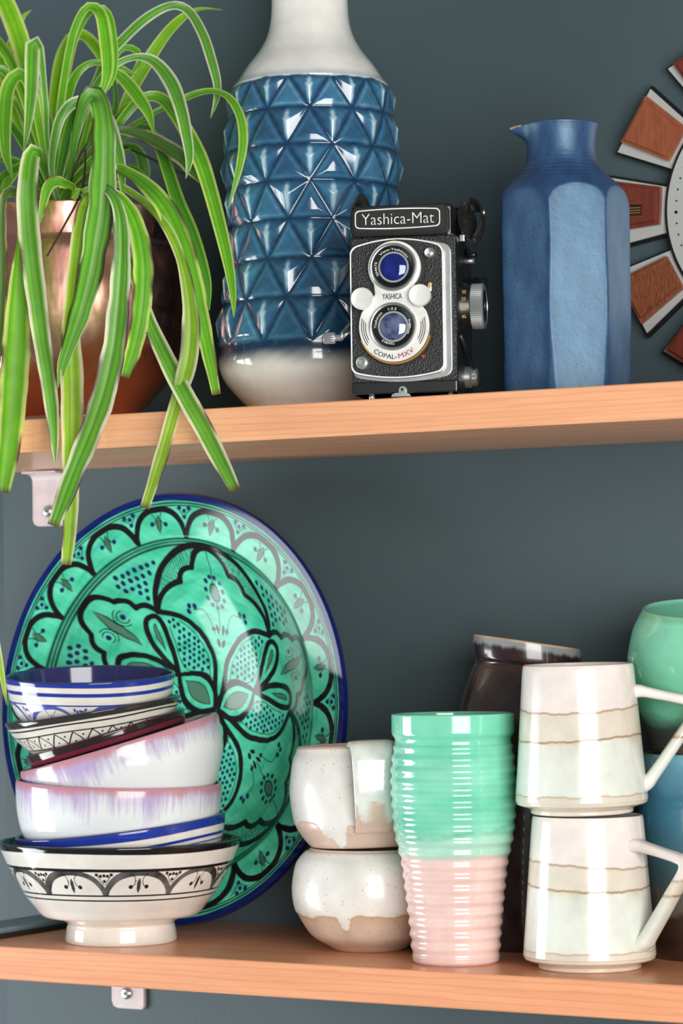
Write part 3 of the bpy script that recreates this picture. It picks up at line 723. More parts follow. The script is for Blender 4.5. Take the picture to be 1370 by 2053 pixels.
def arches(c, tg, d, cnt, off, top, bot, ink, k=6.2, leaf=True, dark=None):
    u = (tg/(2*PI)*cnt+off) % 1.0-0.5; Rm = 215*2*PI/cnt; hx = u*Rm; h = bot-top; hy = bot-d
    m = (d > top-2) & (d < bot+2)
    da = seg_dist(hx, hy, [(p*Rm, q*h) for p, q in cat([(-0.5, 0), (-0.46, 0.3), (-0.34, 0.7), (-0.18, 0.92), (0, 0.99), (0.18, 0.92), (0.34, 0.7), (0.46, 0.3), (0.5, 0)], 40)])
    c = lin(c, ink, m*np.clip((k+1.2*np.sin(tg*7)-da)/0.9+0.5, 0, 1)*(0.90+0.10*wob(tg*5, d*0.03)))
    if leaf:
        lf = lens(hx, hy, 0, h*0.42, h*0.34, 4.2, 88); c = lin(c, ink, m*(lf < 1)*0.95)
        for sx in (-1, 1):
            c = lin(c, ink, m*np.clip((4.6-np.hypot(hx-sx*16, hy-h*0.36))/0.8, 0, 1))
            c = lin(c, ink, m*(np.abs(np.hypot(hx-sx*22, hy-h*0.62)-15) < 0.9)*(np.abs(hx) < 16)*(hy > h*0.30))
    ox = Rm*0.5-np.abs(hx)
    for px_, py_ in ((0, 0.62), (7, 0.84), (0, 0.86), (14, 0.90)): c = lin(c, ink, m*np.clip((3.6-np.hypot(ox-px_, hy-h*py_))/0.8, 0, 1))
    c = lin(c, ink, m*(np.abs(ox-(hy-h*0.42)*0.62) < 0.9)*(hy > h*0.45)*(hy < h*0.95))
    return c
BLK = S(24, 24, 26); COB = S(36, 60, 158); DKB = S(26, 36, 110)
def paint_a(tg, d, out, r):
    c = np.broadcast_to(WHT, d.shape+(3,)).copy()
    w1 = 2*np.sin(tg*3)
    c = lin(c, BLK, out*band(d, 42+w1*0.5, 6)); c = lin(c, BLK, out*band(d, 93+w1*0.3, 3.2)); c = lin(c, BLK, out*band(d, 103+w1*0.3, 3.0))
    c2 = arches(c, tg, d, 10, 0.11, 45, 92, BLK); c = np.where(out[..., None], c2, c)
    c = lin(c, BLK, np.clip((11+w1-d)/1.2, 0, 1)*np.where(out, 1, 0.96))
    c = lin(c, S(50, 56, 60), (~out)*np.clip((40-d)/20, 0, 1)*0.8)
    return c
Ma_dep = yb0-1686
ctlA = [(104, Ma_dep), (110, Ma_dep-1), (112, Ma_dep-9), (109, 172), (107, 164), (113, 158), (132, 150), (156, 146-0), (172, 128), (190, 105), (206, 78), (222, 50), (235, 22), (242, 4), (243, 0)]
bowl('footed_bowl', 'large white footed bowl with black arches painted below its rim', 243, 1686, 0, 0, ctlA, 8, 40, paint_a, M_bowl, 900, 340, M=Ma)
def paint_b(tg, d, out, r):
    c = np.broadcast_to(WHT, d.shape+(3,)).copy(); w1 = 1.5*np.sin(tg*4+1)
    c = lin(c, COB, out*band(d, 33+w1, 6)); c = lin(c, COB, out*band(d, 44+w1, 2.5))
    c2 = arches(c, tg, d, 9, 0.2, 48, 92, COB, 4.0); c = np.where(out[..., None], c2, c)
    c = lin(c, COB, np.clip((17+w1-d)/1.2, 0, 1)*out); return lin(c, DKB, (~out)*0.95)
bowl('glazed_bowl', 'blue-rimmed white bowl nested directly in the footed bowl', 242, 1655, -6.2, 1.0, [(70, 178), (80, 176), (84, 164), (92, 156), (130, 138), (170, 105), (192, 70), (204, 36), (211, 8), (212, 0)], 7, 38, paint_b, M_bowl, 700, 260)
def streak_mat(name, seed):
    t = NT(name); tc = t.n('ShaderNodeTexCoord'); sx = t.n('ShaderNodeSeparateXYZ'); t.l(tc.outputs['Object'], sx.inputs[0])
    def nz(sc, k):
        mp = t.n('ShaderNodeMapping'); mp.inputs['Scale'].default_value = sc; mp.inputs['Location'].default_value = (seed, seed, seed)
        t.l(tc.outputs['Object'], mp.inputs[0]); return t.noise(mp.outputs[0], k, 4, 0.6)
    hgt_ = 172/sa_
    v = t.n('ShaderNodeMapRange'); v.inputs[1].default_value = hgt_-115/sa_; v.inputs[2].default_value = hgt_; t.l(sx.outputs[2], v.inputs[0])
    st1 = nz((60, 60, 3.0), 6.0); st2 = nz((9, 9, 3), 3.0); st3 = nz((24, 24, 5), 3.0)
    run = t.math('ADD', v.outputs[0], t.math('ADD', t.math('MULTIPLY', t.math('SUBTRACT', st1, 0.5), 0.85), t.math('MULTIPLY', t.math('SUBTRACT', st2, 0.5), 1.2)))
    white = (0.80, 0.84, 0.85, 1)
    c = t.mix(t.ramp(run, [(0.55, (0, 0, 0, 1)), (1.0, (0.9, 0.9, 0.9, 1))]), white, srgb(182, 160, 206))
    rimf = t.math('ADD', v.outputs[0], t.math('MULTIPLY', t.math('SUBTRACT', st3, 0.5), 0.30))
    c = t.mix(t.ramp(rimf, [(0.86, (0, 0, 0, 1)), (0.97, (0.85, 0.85, 0.85, 1))]), c, srgb(198, 136, 142))
    t.set(**{'Base Color': c, 'Roughness': 0.12, 'Coat Weight': 0.2, 'Coat Roughness': 0.05}); return t.m
none = lambda tg, d, out, r: np.broadcast_to(WHT, d.shape+(3,))
ctlC = [(86, 172), (96, 171), (100, 166), (112, 164), (150, 153), (176, 132), (194, 98), (203, 62), (206, 30), (207, 6), (206, 0)]
bowl('streaked_bowl', 'straight-sided white bowl with lilac streaks, sitting level in the blue-rimmed bowl', 239, 1568, 1.9, 1.2, ctlC, 7, 16, none, streak_mat('lilac_glaze', 0.3), 160, 120)
bowl('streaked_bowl', 'tilted white bowl with pink rim and lilac streaks running down', 239, 1490, -16.0, 0.5, [(86, 172), (96, 171), (100, 166), (110, 163), (140, 151), (164, 131), (184, 98), (200, 62), (205, 30), (207, 6), (206, 0)], 7, 16, none, streak_mat('lilac_glaze_tilted', 2.3), 160, 120)
def paint_e(tg, d, out, r):
    c = np.broadcast_to(S(120, 44, 62), d.shape+(3,)).copy(); c = lin(c, S(46, 34, 38), np.clip((13-d)/2, 0, 1)); c = lin(c, S(14, 12, 14), band(d, 25, 8)*out)
    c = lin(c, S(14, 12, 14), band(d, 48, 5)*out); return lin(c, S(70, 26, 36), (~out)*1.0)
bowl('glazed_bowl', 'dark maroon bowl with a black rim lying tilted in the streaked bowl', 211, 1470, -16.4, 0.5, [(62, 118), (70, 116), (74, 108), (100, 98), (132, 76), (152, 46), (163, 16), (166, 0)], 7, 14, paint_e, M_bowl, 300, 200)
def paint_f(tg, d, out, r):
    c = np.broadcast_to(S(230, 226, 214), d.shape+(3,)).copy(); w1 = 1.0*np.sin(tg*5)
    for c0, w_ in ((16+w1, 3.2), (30+w1, 2.6), (58+w1, 2.4), (70+w1, 2.2)): c = lin(c, BLK, out*band(d, c0, w_))
    u = (tg/(2*PI)*26+0.3) % 1.0; v = (d-31)/26
    z1 = np.abs(u-(0.5-0.5*v)); z2 = np.abs(u-(0.5+0.5*np.sin(v*PI/2)))
    mm = out & (v > 0) & (v < 1)
    c = lin(c, BLK, mm*np.clip((0.045-np.minimum(z1, z2))/0.02+0.5, 0, 1))
    c = lin(c, BLK, mm*np.clip((2.4-np.hypot((u-0.5)*38, (v-0.72)*26))/0.7, 0, 1)); c = lin(c, BLK, mm*np.clip((2.4-np.hypot(((u+0.5) % 1-0.5)*38, (v-0.28)*26))/0.7, 0, 1))
    c = lin(c, S(52, 50, 50), np.clip((11-d)/1.2, 0, 1)); return lin(c, S(60, 58, 56), (~out)*0.6)
bowl('patterned_bowl', 'white bowl with a black zigzag band, second from the top of the stack', 186, 1424, -8.6, 0.8, [(60, 100), (68, 98), (72, 92), (98, 84), (133, 66), (158, 38), (174, 10), (178, 0)], 7, 14, paint_f, M_bowl, 900, 240)
def paint_g(tg, d, out, r):
    c = np.broadcast_to(WHT, d.shape+(3,)).copy(); w1 = 1.2*np.sin(tg*3)
    c = lin(c, COB, out*band(d, 23+w1, 7.5)); c = lin(c, COB, out*band(d, 44+w1, 3))
    c2 = arches(c, tg, d, 8, 0.06, 46, 104, S(52, 78, 176), 4.5); c = np.where(out[..., None], c2, c)
    c = lin(c, COB, np.clip((9+w1-d)/1.2, 0, 1)*out); return lin(c, DKB, (~out)*0.97)
bowl('glazed_bowl', 'small white bowl with cobalt bands and a dark blue inside, topmost of the stack', 181, 1354, -0.4, 5.0, [(62, 132), (70, 130), (74, 122), (100, 112), (134, 94), (152, 70), (163, 40), (169, 12), (171, 0)], 7, 20, paint_g, M_bowl, 700, 240)

# ------------------------------------------------------------------ upper shelf: twin-lens reflex camera
Pc = aty(812, 787, 0.006)
My = Matrix.Translation((Pc[0], Pc[1], H)) @ Matrix.Rotation(math.radians(20.7), 4, 'Z')
sy = FPX/proj(Pc)[2]; kx = 1/(sy*math.cos(math.radians(9)))
FOOT = 0.0033
def X(px): return (px-812)*kx
def Z(py): return FOOT+(787-py)/sy
tlr = thing('film_camera', 'old black twin-lens reflex film camera with chrome trim and two blue lenses', 'camera', My)
t = NT('camera_leather'); v = t.n('ShaderNodeTexVoronoi'); v.inputs['Scale'].default_value = 900; t.l(t.coords(), v.inputs['Vector'])
t.set(**{'Base Color': srgb(24, 27, 29), 'Roughness': 0.42}); t.bump(v.outputs['Distance'], 0.7, 0.0006); M_leather = t.m
M_black = plain('camera_black_paint', srgb(20, 22, 24), 0.35, 0, 0.2); M_blackm = plain('camera_matte_black', srgb(14, 15, 16), 0.5)
M_chrome = plain('camera_satin_chrome', srgb(206, 212, 210), 0.28, 0.85); M_white = plain('camera_silver_enamel', srgb(232, 233, 229), 0.32, 0.2)
M_line = plain('camera_white_line', srgb(232, 232, 228), 0.4); M_brass = plain('camera_worn_brass', srgb(176, 136, 66), 0.4, 0.7)
M_red = plain('red_lettering', srgb(176, 30, 40), 0.4); M_ink = plain('black_lettering', srgb(26, 24, 30), 0.4); M_gold = plain('yellow_lettering', srgb(206, 170, 60), 0.4)
t = NT('coated_lens'); lw = t.n('ShaderNodeLayerWeight'); lw.inputs[0].default_value = 0.4
t.set(**{'Base Color': t.ramp(t.noise(t.coords(), 70, 3), [(0.3, srgb(8, 14, 70)), (0.7, srgb(26, 46, 140))]), 'Roughness': 0.04, 'Specular IOR Level': 0.9, 'Specular Tint': srgb(150, 180, 255), 'Coat Weight': 1.0, 'Coat Roughness': 0.02}); M_glass = t.m
t = NT('coated_lens_pale'); t.set(**{'Base Color': t.ramp(t.noise(t.coords(), 110, 4), [(0.35, srgb(22, 36, 88)), (0.7, srgb(112, 124, 160))]), 'Roughness': 0.05, 'Specular IOR Level': 0.9, 'Coat Weight': 1.0, 'Coat Roughness': 0.02}); M_glass2 = t.m
box('body', X(706), X(918), 0, 0.086, Z(787), Z(470), M_leather, tlr, 0.0016)
box('base_plate', X(706.5), X(917.5), -0.0012, 0.087, Z(787), Z(762), M_black, tlr, 0.0012)
# viewing hood with name plate
def rrect(x0, x1, z0, z1, r, bow=0.0, n=6, bowx=0.0):
    pts = []
    for cx, cz, a0 in ((x1-r, z1-r, 0), (x0+r, z1-r, 90), (x0+r, z0+r, 180), (x1-r, z0+r, 270)):
        for k in range(n+1):
            a = math.radians(a0+90*k/n); pts.append((cx+r*math.cos(a), cz+r*math.sin(a)))
    dense = resample(np.array(pts+[pts[0]]), 160)[:-1]
    xm, hw, zm, hz = (x0+x1)/2, (x1-x0)/2, (z0+z1)/2, (z1-z0)/2
    out = []
    for px_, pz_ in dense:
        u = (px_-xm)/hw; q = (pz_-zm)/hz
        out.append((px_+bowx*q*0, pz_+bow*(1-u*u)*q))
    return out
hood = box('viewing_hood', X(707), X(909), 0.002, 0.072, Z(474), Z(405), M_black, tlr, 0.003)
prism('name_plate', rrect(X(710), X(906), Z(469), Z(410), 0.005), -0.0035, 0.003, M_black, hood, 0.0012)
prism('name_plate_step', rrect(X(714), X(899), Z(462), Z(413), 0.004), -0.0046, -0.0034, M_blackm, hood, 0.0006)
ro = rrect(X(718.5), X(889.5), Z(454), Z(418.5), 0.0030, 0.0012); ri = [((p[0]-X(804))*0.977+X(804), (p[1]-Z(436.5))*0.89+Z(436.5)) for p in ro]
prism('name_frame', ro, -0.0056, -0.0045, M_line, hood, 0, ri)
def text_mesh(name, body, mat, parent, place, depth=0.0004, res=4):
    cu = bpy.data.curves.new(name, 'FONT'); cu.body = body; cu.size = 1.0; cu.resolution_u = res; cu.extrude = 0.02; cu.offset = place.get('bold', 0.0)
    ob = bpy.data.objects.new(name, cu); COL.objects.link(ob)
    dg = bpy.context.evaluated_depsgraph_get(); me = bpy.data.meshes.new_from_object(ob.evaluated_get(dg))
    bpy.data.objects.remove(ob); bpy.data.curves.remove(cu)
    n = len(me.vertices); co = np.empty(n*3, np.float32); me.vertices.foreach_get('co', co); co = co.reshape(-1, 3)
    x0, x1 = co[:, 0].min(), co[:, 0].max(); z0, z1 = place.get('zr', (co[:, 1].min(), co[:, 1].max()))
    u = (co[:, 0]-x0)/(x1-x0); v = (co[:, 1]-z0)/(z1-z0); yf = place['y']-depth*(co[:, 2]/0.04+0.5)
    if 'box' in place:
        bx0, bx1, bz0, bz1 = place['box']; out = np.stack([bx0+u*(bx1-bx0), yf, bz0+v*(bz1-bz0)], 1)
    else:
        cx, cz, R_, a0, a1, h = place['arc']        # text runs from angle a0 to a1; h > 0 letters stand outwards, h < 0 inwards
        a = np.radians(a0+u*(a1-a0)); r = R_+v*h; out = np.stack([cx+r*np.cos(a), yf, cz+r*np.sin(a)], 1)
    me.vertices.foreach_set('co', out.astype(np.float32).reshape(-1)); me.update()
    o = link(name, me, mat, parent, False); return o
text_mesh('lettering', 'Yashica-Mat', M_line, hood, {'box': (X(732), X(877), Z(447), Z(425)), 'y': -0.0046, 'bold': -0.014})
# front panel: leather in a curved chrome frame
def panel(x0, x1, zt, zb, bt, bb, r=0.004):
    return rrect_bow(x0, x1, zt, zb, bt, bb, r)
def rrect_bow(x0, x1, zt, zb, bt, bb, r):
    pts = rrect(x0, x1, zb, zt, r); xm, hw = (x0+x1)/2, (x1-x0)/2; zm = (zt+zb)/2
    return [(a, b+((bt if b > zm else -bb)*(1-((a-xm)/hw)**2)*min(1, abs(b-zm)/(abs(zt-zb)/2))**3)) for a, b in pts]
fl = panel(X(709), X(909.5), Z(493), Z(752), 16/sy, 12/sy, 0.005)
fp_ = prism('front_flange', fl, -0.0030, 0.0006, M_chrome, tlr, 0.0008)
p1 = panel(X(708.5), X(895.5), Z(494), Z(744.5), 17/sy, 13/sy, 0.0045); p2 = [((a-X(802))*0.972+X(802), (b-Z(619))*0.981+Z(619)) for a, b in p1]
prism('panel_body', p1, -0.0070, -0.0028, M_black, tlr, 0.0)
prism('panel_frame', p1, -0.0080, -0.0068, M_line, tlr, 0, p2)
prism('panel_leather', p2, -0.0078, -0.0068, M_leather, tlr, 0.0)
# lens board
def circ(cx, cy, r, a0, a1, n): return [(X(cx)+r/sy*math.cos(math.radians(a)), Z(cy)+r/sy*math.sin(math.radians(a))) for a in np.linspace(a0, a1, n)]
board = circ(798, 655, 71, -205, 25, 60)+[(X(846), Z(604)), (X(838), Z(590)), (X(839), Z(572))]+circ(800, 537, 53, -38, 218, 60)+[(X(759), Z(572)), (X(761), Z(590)), (X(752), Z(604))]
lb = prism('lens_board', board, -0.0145, -0.0068, M_white, tlr, 0.0008)
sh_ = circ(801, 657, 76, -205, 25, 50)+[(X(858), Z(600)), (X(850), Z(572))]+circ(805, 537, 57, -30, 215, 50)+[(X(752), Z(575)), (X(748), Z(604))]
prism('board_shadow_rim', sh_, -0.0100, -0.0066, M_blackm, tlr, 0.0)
prism('brass_edge', circ(799, 656, 74.5, -160, -15, 50)+circ(799, 656, 71, -15, -160, 50), -0.0125, -0.0098, M_brass, tlr)
def lens_unit(cx, cy, mat, ringtext):
    x, z = X(cx), Z(cy); e = 1/sy
    u = disc_y('lens_collar', [(48*e, -0.0144), (48*e, -0.0165), (45*e, -0.0172), (42*e, -0.0168), (42*e, -0.0150)], x, z, M_chrome, tlr, 64)
    b = disc_y('lens_barrel', [(42*e, -0.0145), (42*e, -0.0182), (40.5*e, -0.0190), (39*e, -0.0186), (31*e, -0.0150), (29.5*e, -0.0142), (29.5*e, -0.0140)], x, z, M_blackm, tlr, 64)
    g = [(30*e*math.cos(a), -0.0136-0.0034*math.sin(a)) for a in np.linspace(0, PI/2*0.97, 10)]
    gl = disc_y('lens_glass', g, x, z, mat, tlr, 48)
    for body, a0, a1, h in ringtext:
        R_ = 32.5 if h > 0 else 37.5
        text_mesh('ring_lettering', body, M_line, b, {'arc': (x, z, R_*e, a0, a1, h*e), 'y': -0.0184 if h else -0.0184})
    return u
lens_unit(799, 537, M_glass, [('View-Yashinon', 138, 30, 4.6), ('204675', 212, 164, 4.6)])
lens_unit(797, 656, M_glass2, [('Yashinon', 186, 128, 5.0), ('1:3.5', 104, 76, 5.0), ('F=80mm', 20, -28, 4.6), ('538207', 232, 276, 4.6)])
for cx, cy, R_ in ((736.5, 599, 22.5), (852, 596, 22.5)):
    V, F = [], []; n = 72; prof = [(R_, -0.0140), (R_, -0.0196), (R_-2, -0.0204), (R_-3.5, -0.0202), (0.5, -0.0204)]
    for r, yq in prof:
        for k in range(n):
            kn = (0.9 if k % 2 else 0) if r > R_-1 else 0
            a = 2*PI*k/n; V.append((X(cx)+(r-kn)/sy*math.cos(a), yq, Z(cy)+(r-kn)/sy*math.sin(a)))
    F = [[i*n+k, i*n+(k+1) % n, (i+1)*n+(k+1) % n, (i+1)*n+k] for i in range(len(prof)-1) for k in range(n)]+[[(len(prof)-1)*n+k for k in range(n)][::-1]]
    sharp(pyobj('setting_wheel', V, F, M_white, tlr))
text_mesh('maker_lettering', 'YASHICA', M_ink, lb, {'box': (X(776), X(815), Z(601), Z(590)), 'y': -0.0146})
text_mesh('shutter_lettering', 'COPAL-', M_ink, lb, {'arc': (X(797), Z(655), 66/sy, -129, -84, -9.5/sy), 'y': -0.0146, 'bold': 0.0})
text_mesh('shutter_lettering', 'MXV', M_red, lb, {'arc': (X(797), Z(655), 66/sy, -81, -50, -9.5/sy), 'y': -0.0146, 'bold': -0.004})
for r_l, sp in ((65, 25), (61, 22), (57, 18)):
    for mid in (180+10, -10):
        ol = circ(797, 655, r_l, mid-sp, mid+sp, 20)+circ(797, 655, r_l-1.3, mid+sp, mid-sp, 20)
        prism('board_groove', ol, -0.0149, -0.0143, M_ink, lb)
e = 1/sy
disc_y('shutter_release', [(13.5*e, -0.0068), (13.5*e, -0.0100), (11.5*e, -0.0112), (7*e, -0.0105), (6*e, -0.0150), (5*e, -0.0160), (0.5*e, -0.0160)], X(731.5), Z(725), M_chrome, tlr, 32)
so = disc_y('flash_socket', [(10.5*e, -0.0068), (10.5*e, -0.0100), (9.5*e, -0.0106), (7.5*e, -0.0104), (7*e, -0.0082), (4.5*e, -0.0080), (4*e, -0.0098), (2.6*e, -0.0100), (2.2*e, -0.0085), (0.4*e, -0.0085)], X(869), Z(509), M_chrome, tlr, 32)
disc_y('self_timer_dot', [(4*e, -0.0075), (4*e, -0.0095), (2*e, -0.0100), (0.4*e, -0.0100)], X(852.5), Z(715.5), M_red, tlr, 16)
lv = box('lever', X(866), X(874), -0.0150, -0.0120, Z(588), Z(572), M_chrome, tlr, 0.0006)
disc_y('lever_tip', [(4*e, -0.0150), (4*e, -0.0158), (0.4*e, -0.0162)], X(871.5), Z(574), M_gold, lv, 16)
# latch, feet
lt = prism('back_latch', circ(809, 781, 8, 0, 180, 16)+[(X(801), Z(790)), (X(817), Z(790))], -0.0035, 0.0, M_chrome, tlr, 0.0005)
disc_y('latch_screw', [(3.2*e, -0.0034), (3.2*e, -0.0042), (0.4*e, -0.0044)], X(809), Z(780), M_ink, lt, 12)
prism('latch_grip', [(X(787), 0.0006), (X(789), Z(789.5)), (X(796), Z(786.8)), (X(818), Z(786.8)), (X(824), Z(789.5)), (X(826), 0.0006)], -0.0060, -0.0020, M_chrome, tlr, 0.0005)
for fx_, fy_ in ((744, 0.004), (902, 0.004), (744, 0.080), (902, 0.080)):
    tube('foot', [(X(fx_), fy_, FOOT+0.0005), (X(fx_), fy_, 0.0008), (X(fx_), fy_, 0.0)], [0.0020, 0.0024, 0.0022], M_chrome, tlr, 14)
# winding crank on the left side
def disc_x(name, prof, x, y, z, mat, parent, n=40, sgn=1, knurl=None):
    V = []
    for r, dx_, kn in [(p[0], p[1], p[2] if len(p) > 2 else 0) for p in prof]:
        for k in range(n):
            a = 2*PI*k/n; rr_ = r-(kn if k % 2 else 0); V.append((x+sgn*dx_, y+rr_*math.cos(a), z+rr_*math.sin(a)))
    m = len(prof); F = [[i*n+k, i*n+(k+1) % n, (i+1)*n+(k+1) % n, (i+1)*n+k] for i in range(m-1) for k in range(n)]+[[k for k in range(n)][::-1], [(m-1)*n+k for k in range(n)]]
    o = pyobj(name, V, F, mat, parent, True); sharp(o, 30); return o
xl = X(706)
ck = disc_x('crank_disc', [(0.0195, 0), (0.0195, 0.0018), (0.0170, 0.0034), (0.004, 0.0040), (0.0005, 0.0040)], xl, 0.034, Z(642), M_chrome, tlr, 48, -1)
arm = tube('crank_arm', [(xl-0.0042, 0.034, Z(642)), (xl-0.0060, 0.018, Z(650)), (xl-0.0075, 0.006, Z(664)), (xl-0.0078, 0.002, Z(668))], [0.0042, 0.0040, 0.0036, 0.0036], M_chrome, tlr, 12, (1.0, 0.35), (1, 0, 0))
disc_x('crank_handle', [(0.0024, 0), (0.0024, 0.0045), (0.0040, 0.0050), (0.0044, 0.0056, 0.0004), (0.0044, 0.0130, 0.0004), (0.0038, 0.0138), (0.0005, 0.0138)], xl-0.0078, 0.002, Z(671), M_chrome, tlr, 40, -1)
# right side: focusing knob, small knob, spool knobs
xr = X(918)
fk = disc_x('focus_dial', [(0.0185, 0), (0.0185, 0.0020), (0.0160, 0.0065), (0.0158, 0.0085), (0.0005, 0.0085)], xr, 0.026, Z(609), M_black, tlr, 64)
disc_x('focus_knob', [(0.0162, 0.0080), (0.0172, 0.0088, 0.0006), (0.0172, 0.0172, 0.0006), (0.0160, 0.0182), (0.0135, 0.0184), (0.0130, 0.0172), (0.004, 0.0172), (0.0036, 0.0182), (0.0005, 0.0184)], xr, 0.026, Z(609), M_chrome, tlr, 120)
disc_x('knob_cap', [(0.0128, 0.0170), (0.0126, 0.0180), (0.0005, 0.0182)], xr, 0.026, Z(609), M_blackm, tlr, 48)
for tx, dz in (('20', 0.004), ('30', 0.0095), ('8', -0.0035), ('6', -0.009)):
    text_mesh('dial_numeral', tx, M_gold, fk, {'box': (xr+0.0026, xr+0.0058, Z(609)+dz-0.0013, Z(609)+dz+0.0013), 'y': 0.026-math.sqrt(max(0.0178**2-dz*dz, 0))-0.0003})
disc_x('film_knob', [(0.0075, 0), (0.0075, 0.006), (0.0085, 0.0075, 0.0004), (0.0085, 0.0145, 0.0004), (0.0075, 0.0155), (0.0005, 0.0157)], xr, 0.058, Z(562), M_black, tlr, 48)
disc_x('spool_knob', [(0.0085, 0), (0.0085, 0.004), (0.0070, 0.0055, 0.0003), (0.0070, 0.0085, 0.0003), (0.0060, 0.0095), (0.0005, 0.0096)], xr, 0.045, Z(748), M_chrome, tlr, 40)
lug = box('strap_lug', xr, xr+0.004, 0.020, 0.026, Z(478), Z(464), M_chrome, tlr, 0.0008)
tube('sync_pin', [(xr, 0.045, Z(510)), (xr+0.008, 0.045, Z(510))], 0.0022, M_chrome, tlr, 14)
tube('side_arm', [(xr+0.001, 0.055, Z(486)), (xr+0.004, 0.040, Z(502)), (xr+0.010, 0.036, Z(500))], 0.0022, M_black, tlr, 10)
tube('exposure_lever', [(xr+0.001, 0.010, Z(670)), (xr+0.003, 0.026, Z(700)), (xr+0.006, 0.040, Z(728)), (xr+0.008, 0.045, Z(748))], [0.0018, 0.0016, 0.0016, 0.0018], M_black, tlr, 8)
t = NT('strap_leather'); t.set(**{'Base Color': t.ramp(t.noise(t.coords(), 220, 4), [(0.35, srgb(18, 18, 19)), (0.75, srgb(46, 44, 42))]), 'Roughness': 0.6}); t.bump(t.noise(t.coords(), 500, 2), 0.3, 0.0005); M_strap = t.m
# leather strap: folded loop on the right, short end on the left
sp = cat([(xr+0.003, 0.024, Z(470)), (xr-0.001, 0.034, Z(440)), (xr-0.002, 0.045, Z(412)), (xr+0.004, 0.050, Z(395)), (xr+0.012, 0.046, Z(398)), (xr+0.016, 0.038, Z(425)), (xr+0.015, 0.030, Z(455)), (xr+0.010, 0.026, Z(476)), (xr+0.004, 0.025, Z(468))], 48)
tube('strap', sp, 0.0062, M_strap, tlr, 12, (1.0, 0.2), (1, 0, 0.2))
sp2 = cat([(xr+0.002, 0.040, Z(462)), (xr+0.004, 0.050, Z(425)), (xr+0.000, 0.060, Z(400)), (xr-0.010, 0.062, Z(396)), (xr-0.018, 0.055, Z(402))], 30)
tube('strap', sp2, 0.0060, M_strap, tlr, 12, (1.0, 0.2), (0.3, 0, 1))
disc_x('strap_rivet', [(0.0022, 0), (0.0020, 0.0012), (0.0005, 0.0015)], xr+0.0165, 0.037, Z(415), M_chrome, tlr, 14)
sp3 = cat([(xl-0.001, 0.030, Z(468)), (xl-0.003, 0.026, Z(440)), (xl-0.002, 0.024, Z(410)), (xl+0.002, 0.026, Z(388)), (xl+0.006, 0.032, Z(386)), (xl+0.008, 0.038, Z(400))], 30)
tube('strap', sp3, 0.0056, M_strap, tlr, 12, (1.0, 0.25), (1, 0, 0))

# ------------------------------------------------------------------ wall clock with twelve wooden paddles
Pk = aty(1577, 412, DP); s_w = FPX/proj(Pk)[2]
ck = thing('wall_clock', 'round wall clock with brushed steel face and wood-faced paddles', 'clock', Matrix.Translation((Pk[0], DP, Pk[2])))
t = NT('brushed_steel'); t.set(**{'Base Color': srgb(208, 212, 208), 'Metallic': 0.35, 'Roughness': t.ramp(t.noise(t.coords((4, 60, 400)), 3, 3), [(0.3, (0.25, 0.25, 0.25, 1)), (0.7, (0.42, 0.42, 0.42, 1))])}); t.bump(t.noise(t.coords((6, 60, 700)), 3, 2), 0.12, 0.0004); M_steel = t.m
def clock_wood(name, d, l, sc):
    t = NT(name); n = t.noise(t.coords(sc), 8, 5, 0.65); t.set(**{'Base Color': t.ramp(n, [(0.3, d), (0.7, l)]), 'Roughness': 0.4, 'Coat Weight': 0.2}); return t.m
woods = [clock_wood('clock_wood_a', srgb(132, 70, 44), srgb(158, 90, 60), (40, 40, 8)), clock_wood('clock_wood_b', srgb(98, 42, 30), srgb(122, 56, 40), (40, 40, 6)), clock_wood('clock_wood_c', srgb(80, 40, 28), srgb(156, 92, 60), (110, 110, 14))]
def rot(pts, a): return [(x_*math.cos(a)-z_*math.sin(a), x_*math.sin(a)+z_*math.cos(a)) for x_, z_ in pts]
for k in range(12):
    a = math.radians(30*k-2.0); q = 1/s_w
    def trap(r0, r1, w0, w1): return rot([(r0*q, w0*q), (r0*q, -w0*q), (r1*q, -w1*q), (r1*q, w1*q)], a)
    bp = prism('paddle_back', trap(236, 381, 50, 79), -0.010, -0.004, M_blackm, ck, 0.0012)
    prism('paddle_plate', trap(238, 375, 45, 72.5), -0.0125, -0.0098, M_steel, ck, 0.0004)
    jit = math.radians(random.uniform(-2, 2)); a_ = a+jit
    wood = prism('paddle_wood', rot([(258*q, 38*q), (258*q, -38*q), (372*q, -53*q), (372*q, 53*q)], a_), -0.0205, -0.0122, woods[{5: 0, 6: 1, 7: 2, 4: 1, 8: 1}.get(k, k % 3)], ck, 0.0030)
    if k == 6:
        sl = prism('numeral_inlay', rot([(294*q, 11*q), (294*q, -11*q), (350*q, -11*q), (350*q, 11*q)], a), -0.0208, -0.0203, M_blackm, wood)
        for dz in (-4.5, 1.0, 6.0): prism('inlay_bar', rot([(296*q, (dz+1.5)*q), (296*q, (dz-1.5)*q), (348*q, (dz-1.5)*q), (348*q, (dz+1.5)*q)], a), -0.0212, -0.0206, M_brass, wood)
disc_y('clock_rim', [(0.5/s_w, -0.016), (247/s_w, -0.016), (250/s_w, -0.014), (250/s_w, -0.004)][::-1], 0, 0, M_blackm, ck, 96)
disc_y('clock_face', [(242/s_w, -0.0155), (241/s_w, -0.0172), (0.5/s_w, -0.0172)], 0, 0, M_steel, ck, 96)
for k in range(60):
    a = 2*PI*k/60; rr_ = (3.6 if k % 5 == 0 else 2.0)/s_w
    disc_y('minute_mark', [(rr_, -0.0171), (rr_*0.95, -0.0175)], 221/s_w*math.cos(a), 221/s_w*math.sin(a), M_blackm, ck, 10)
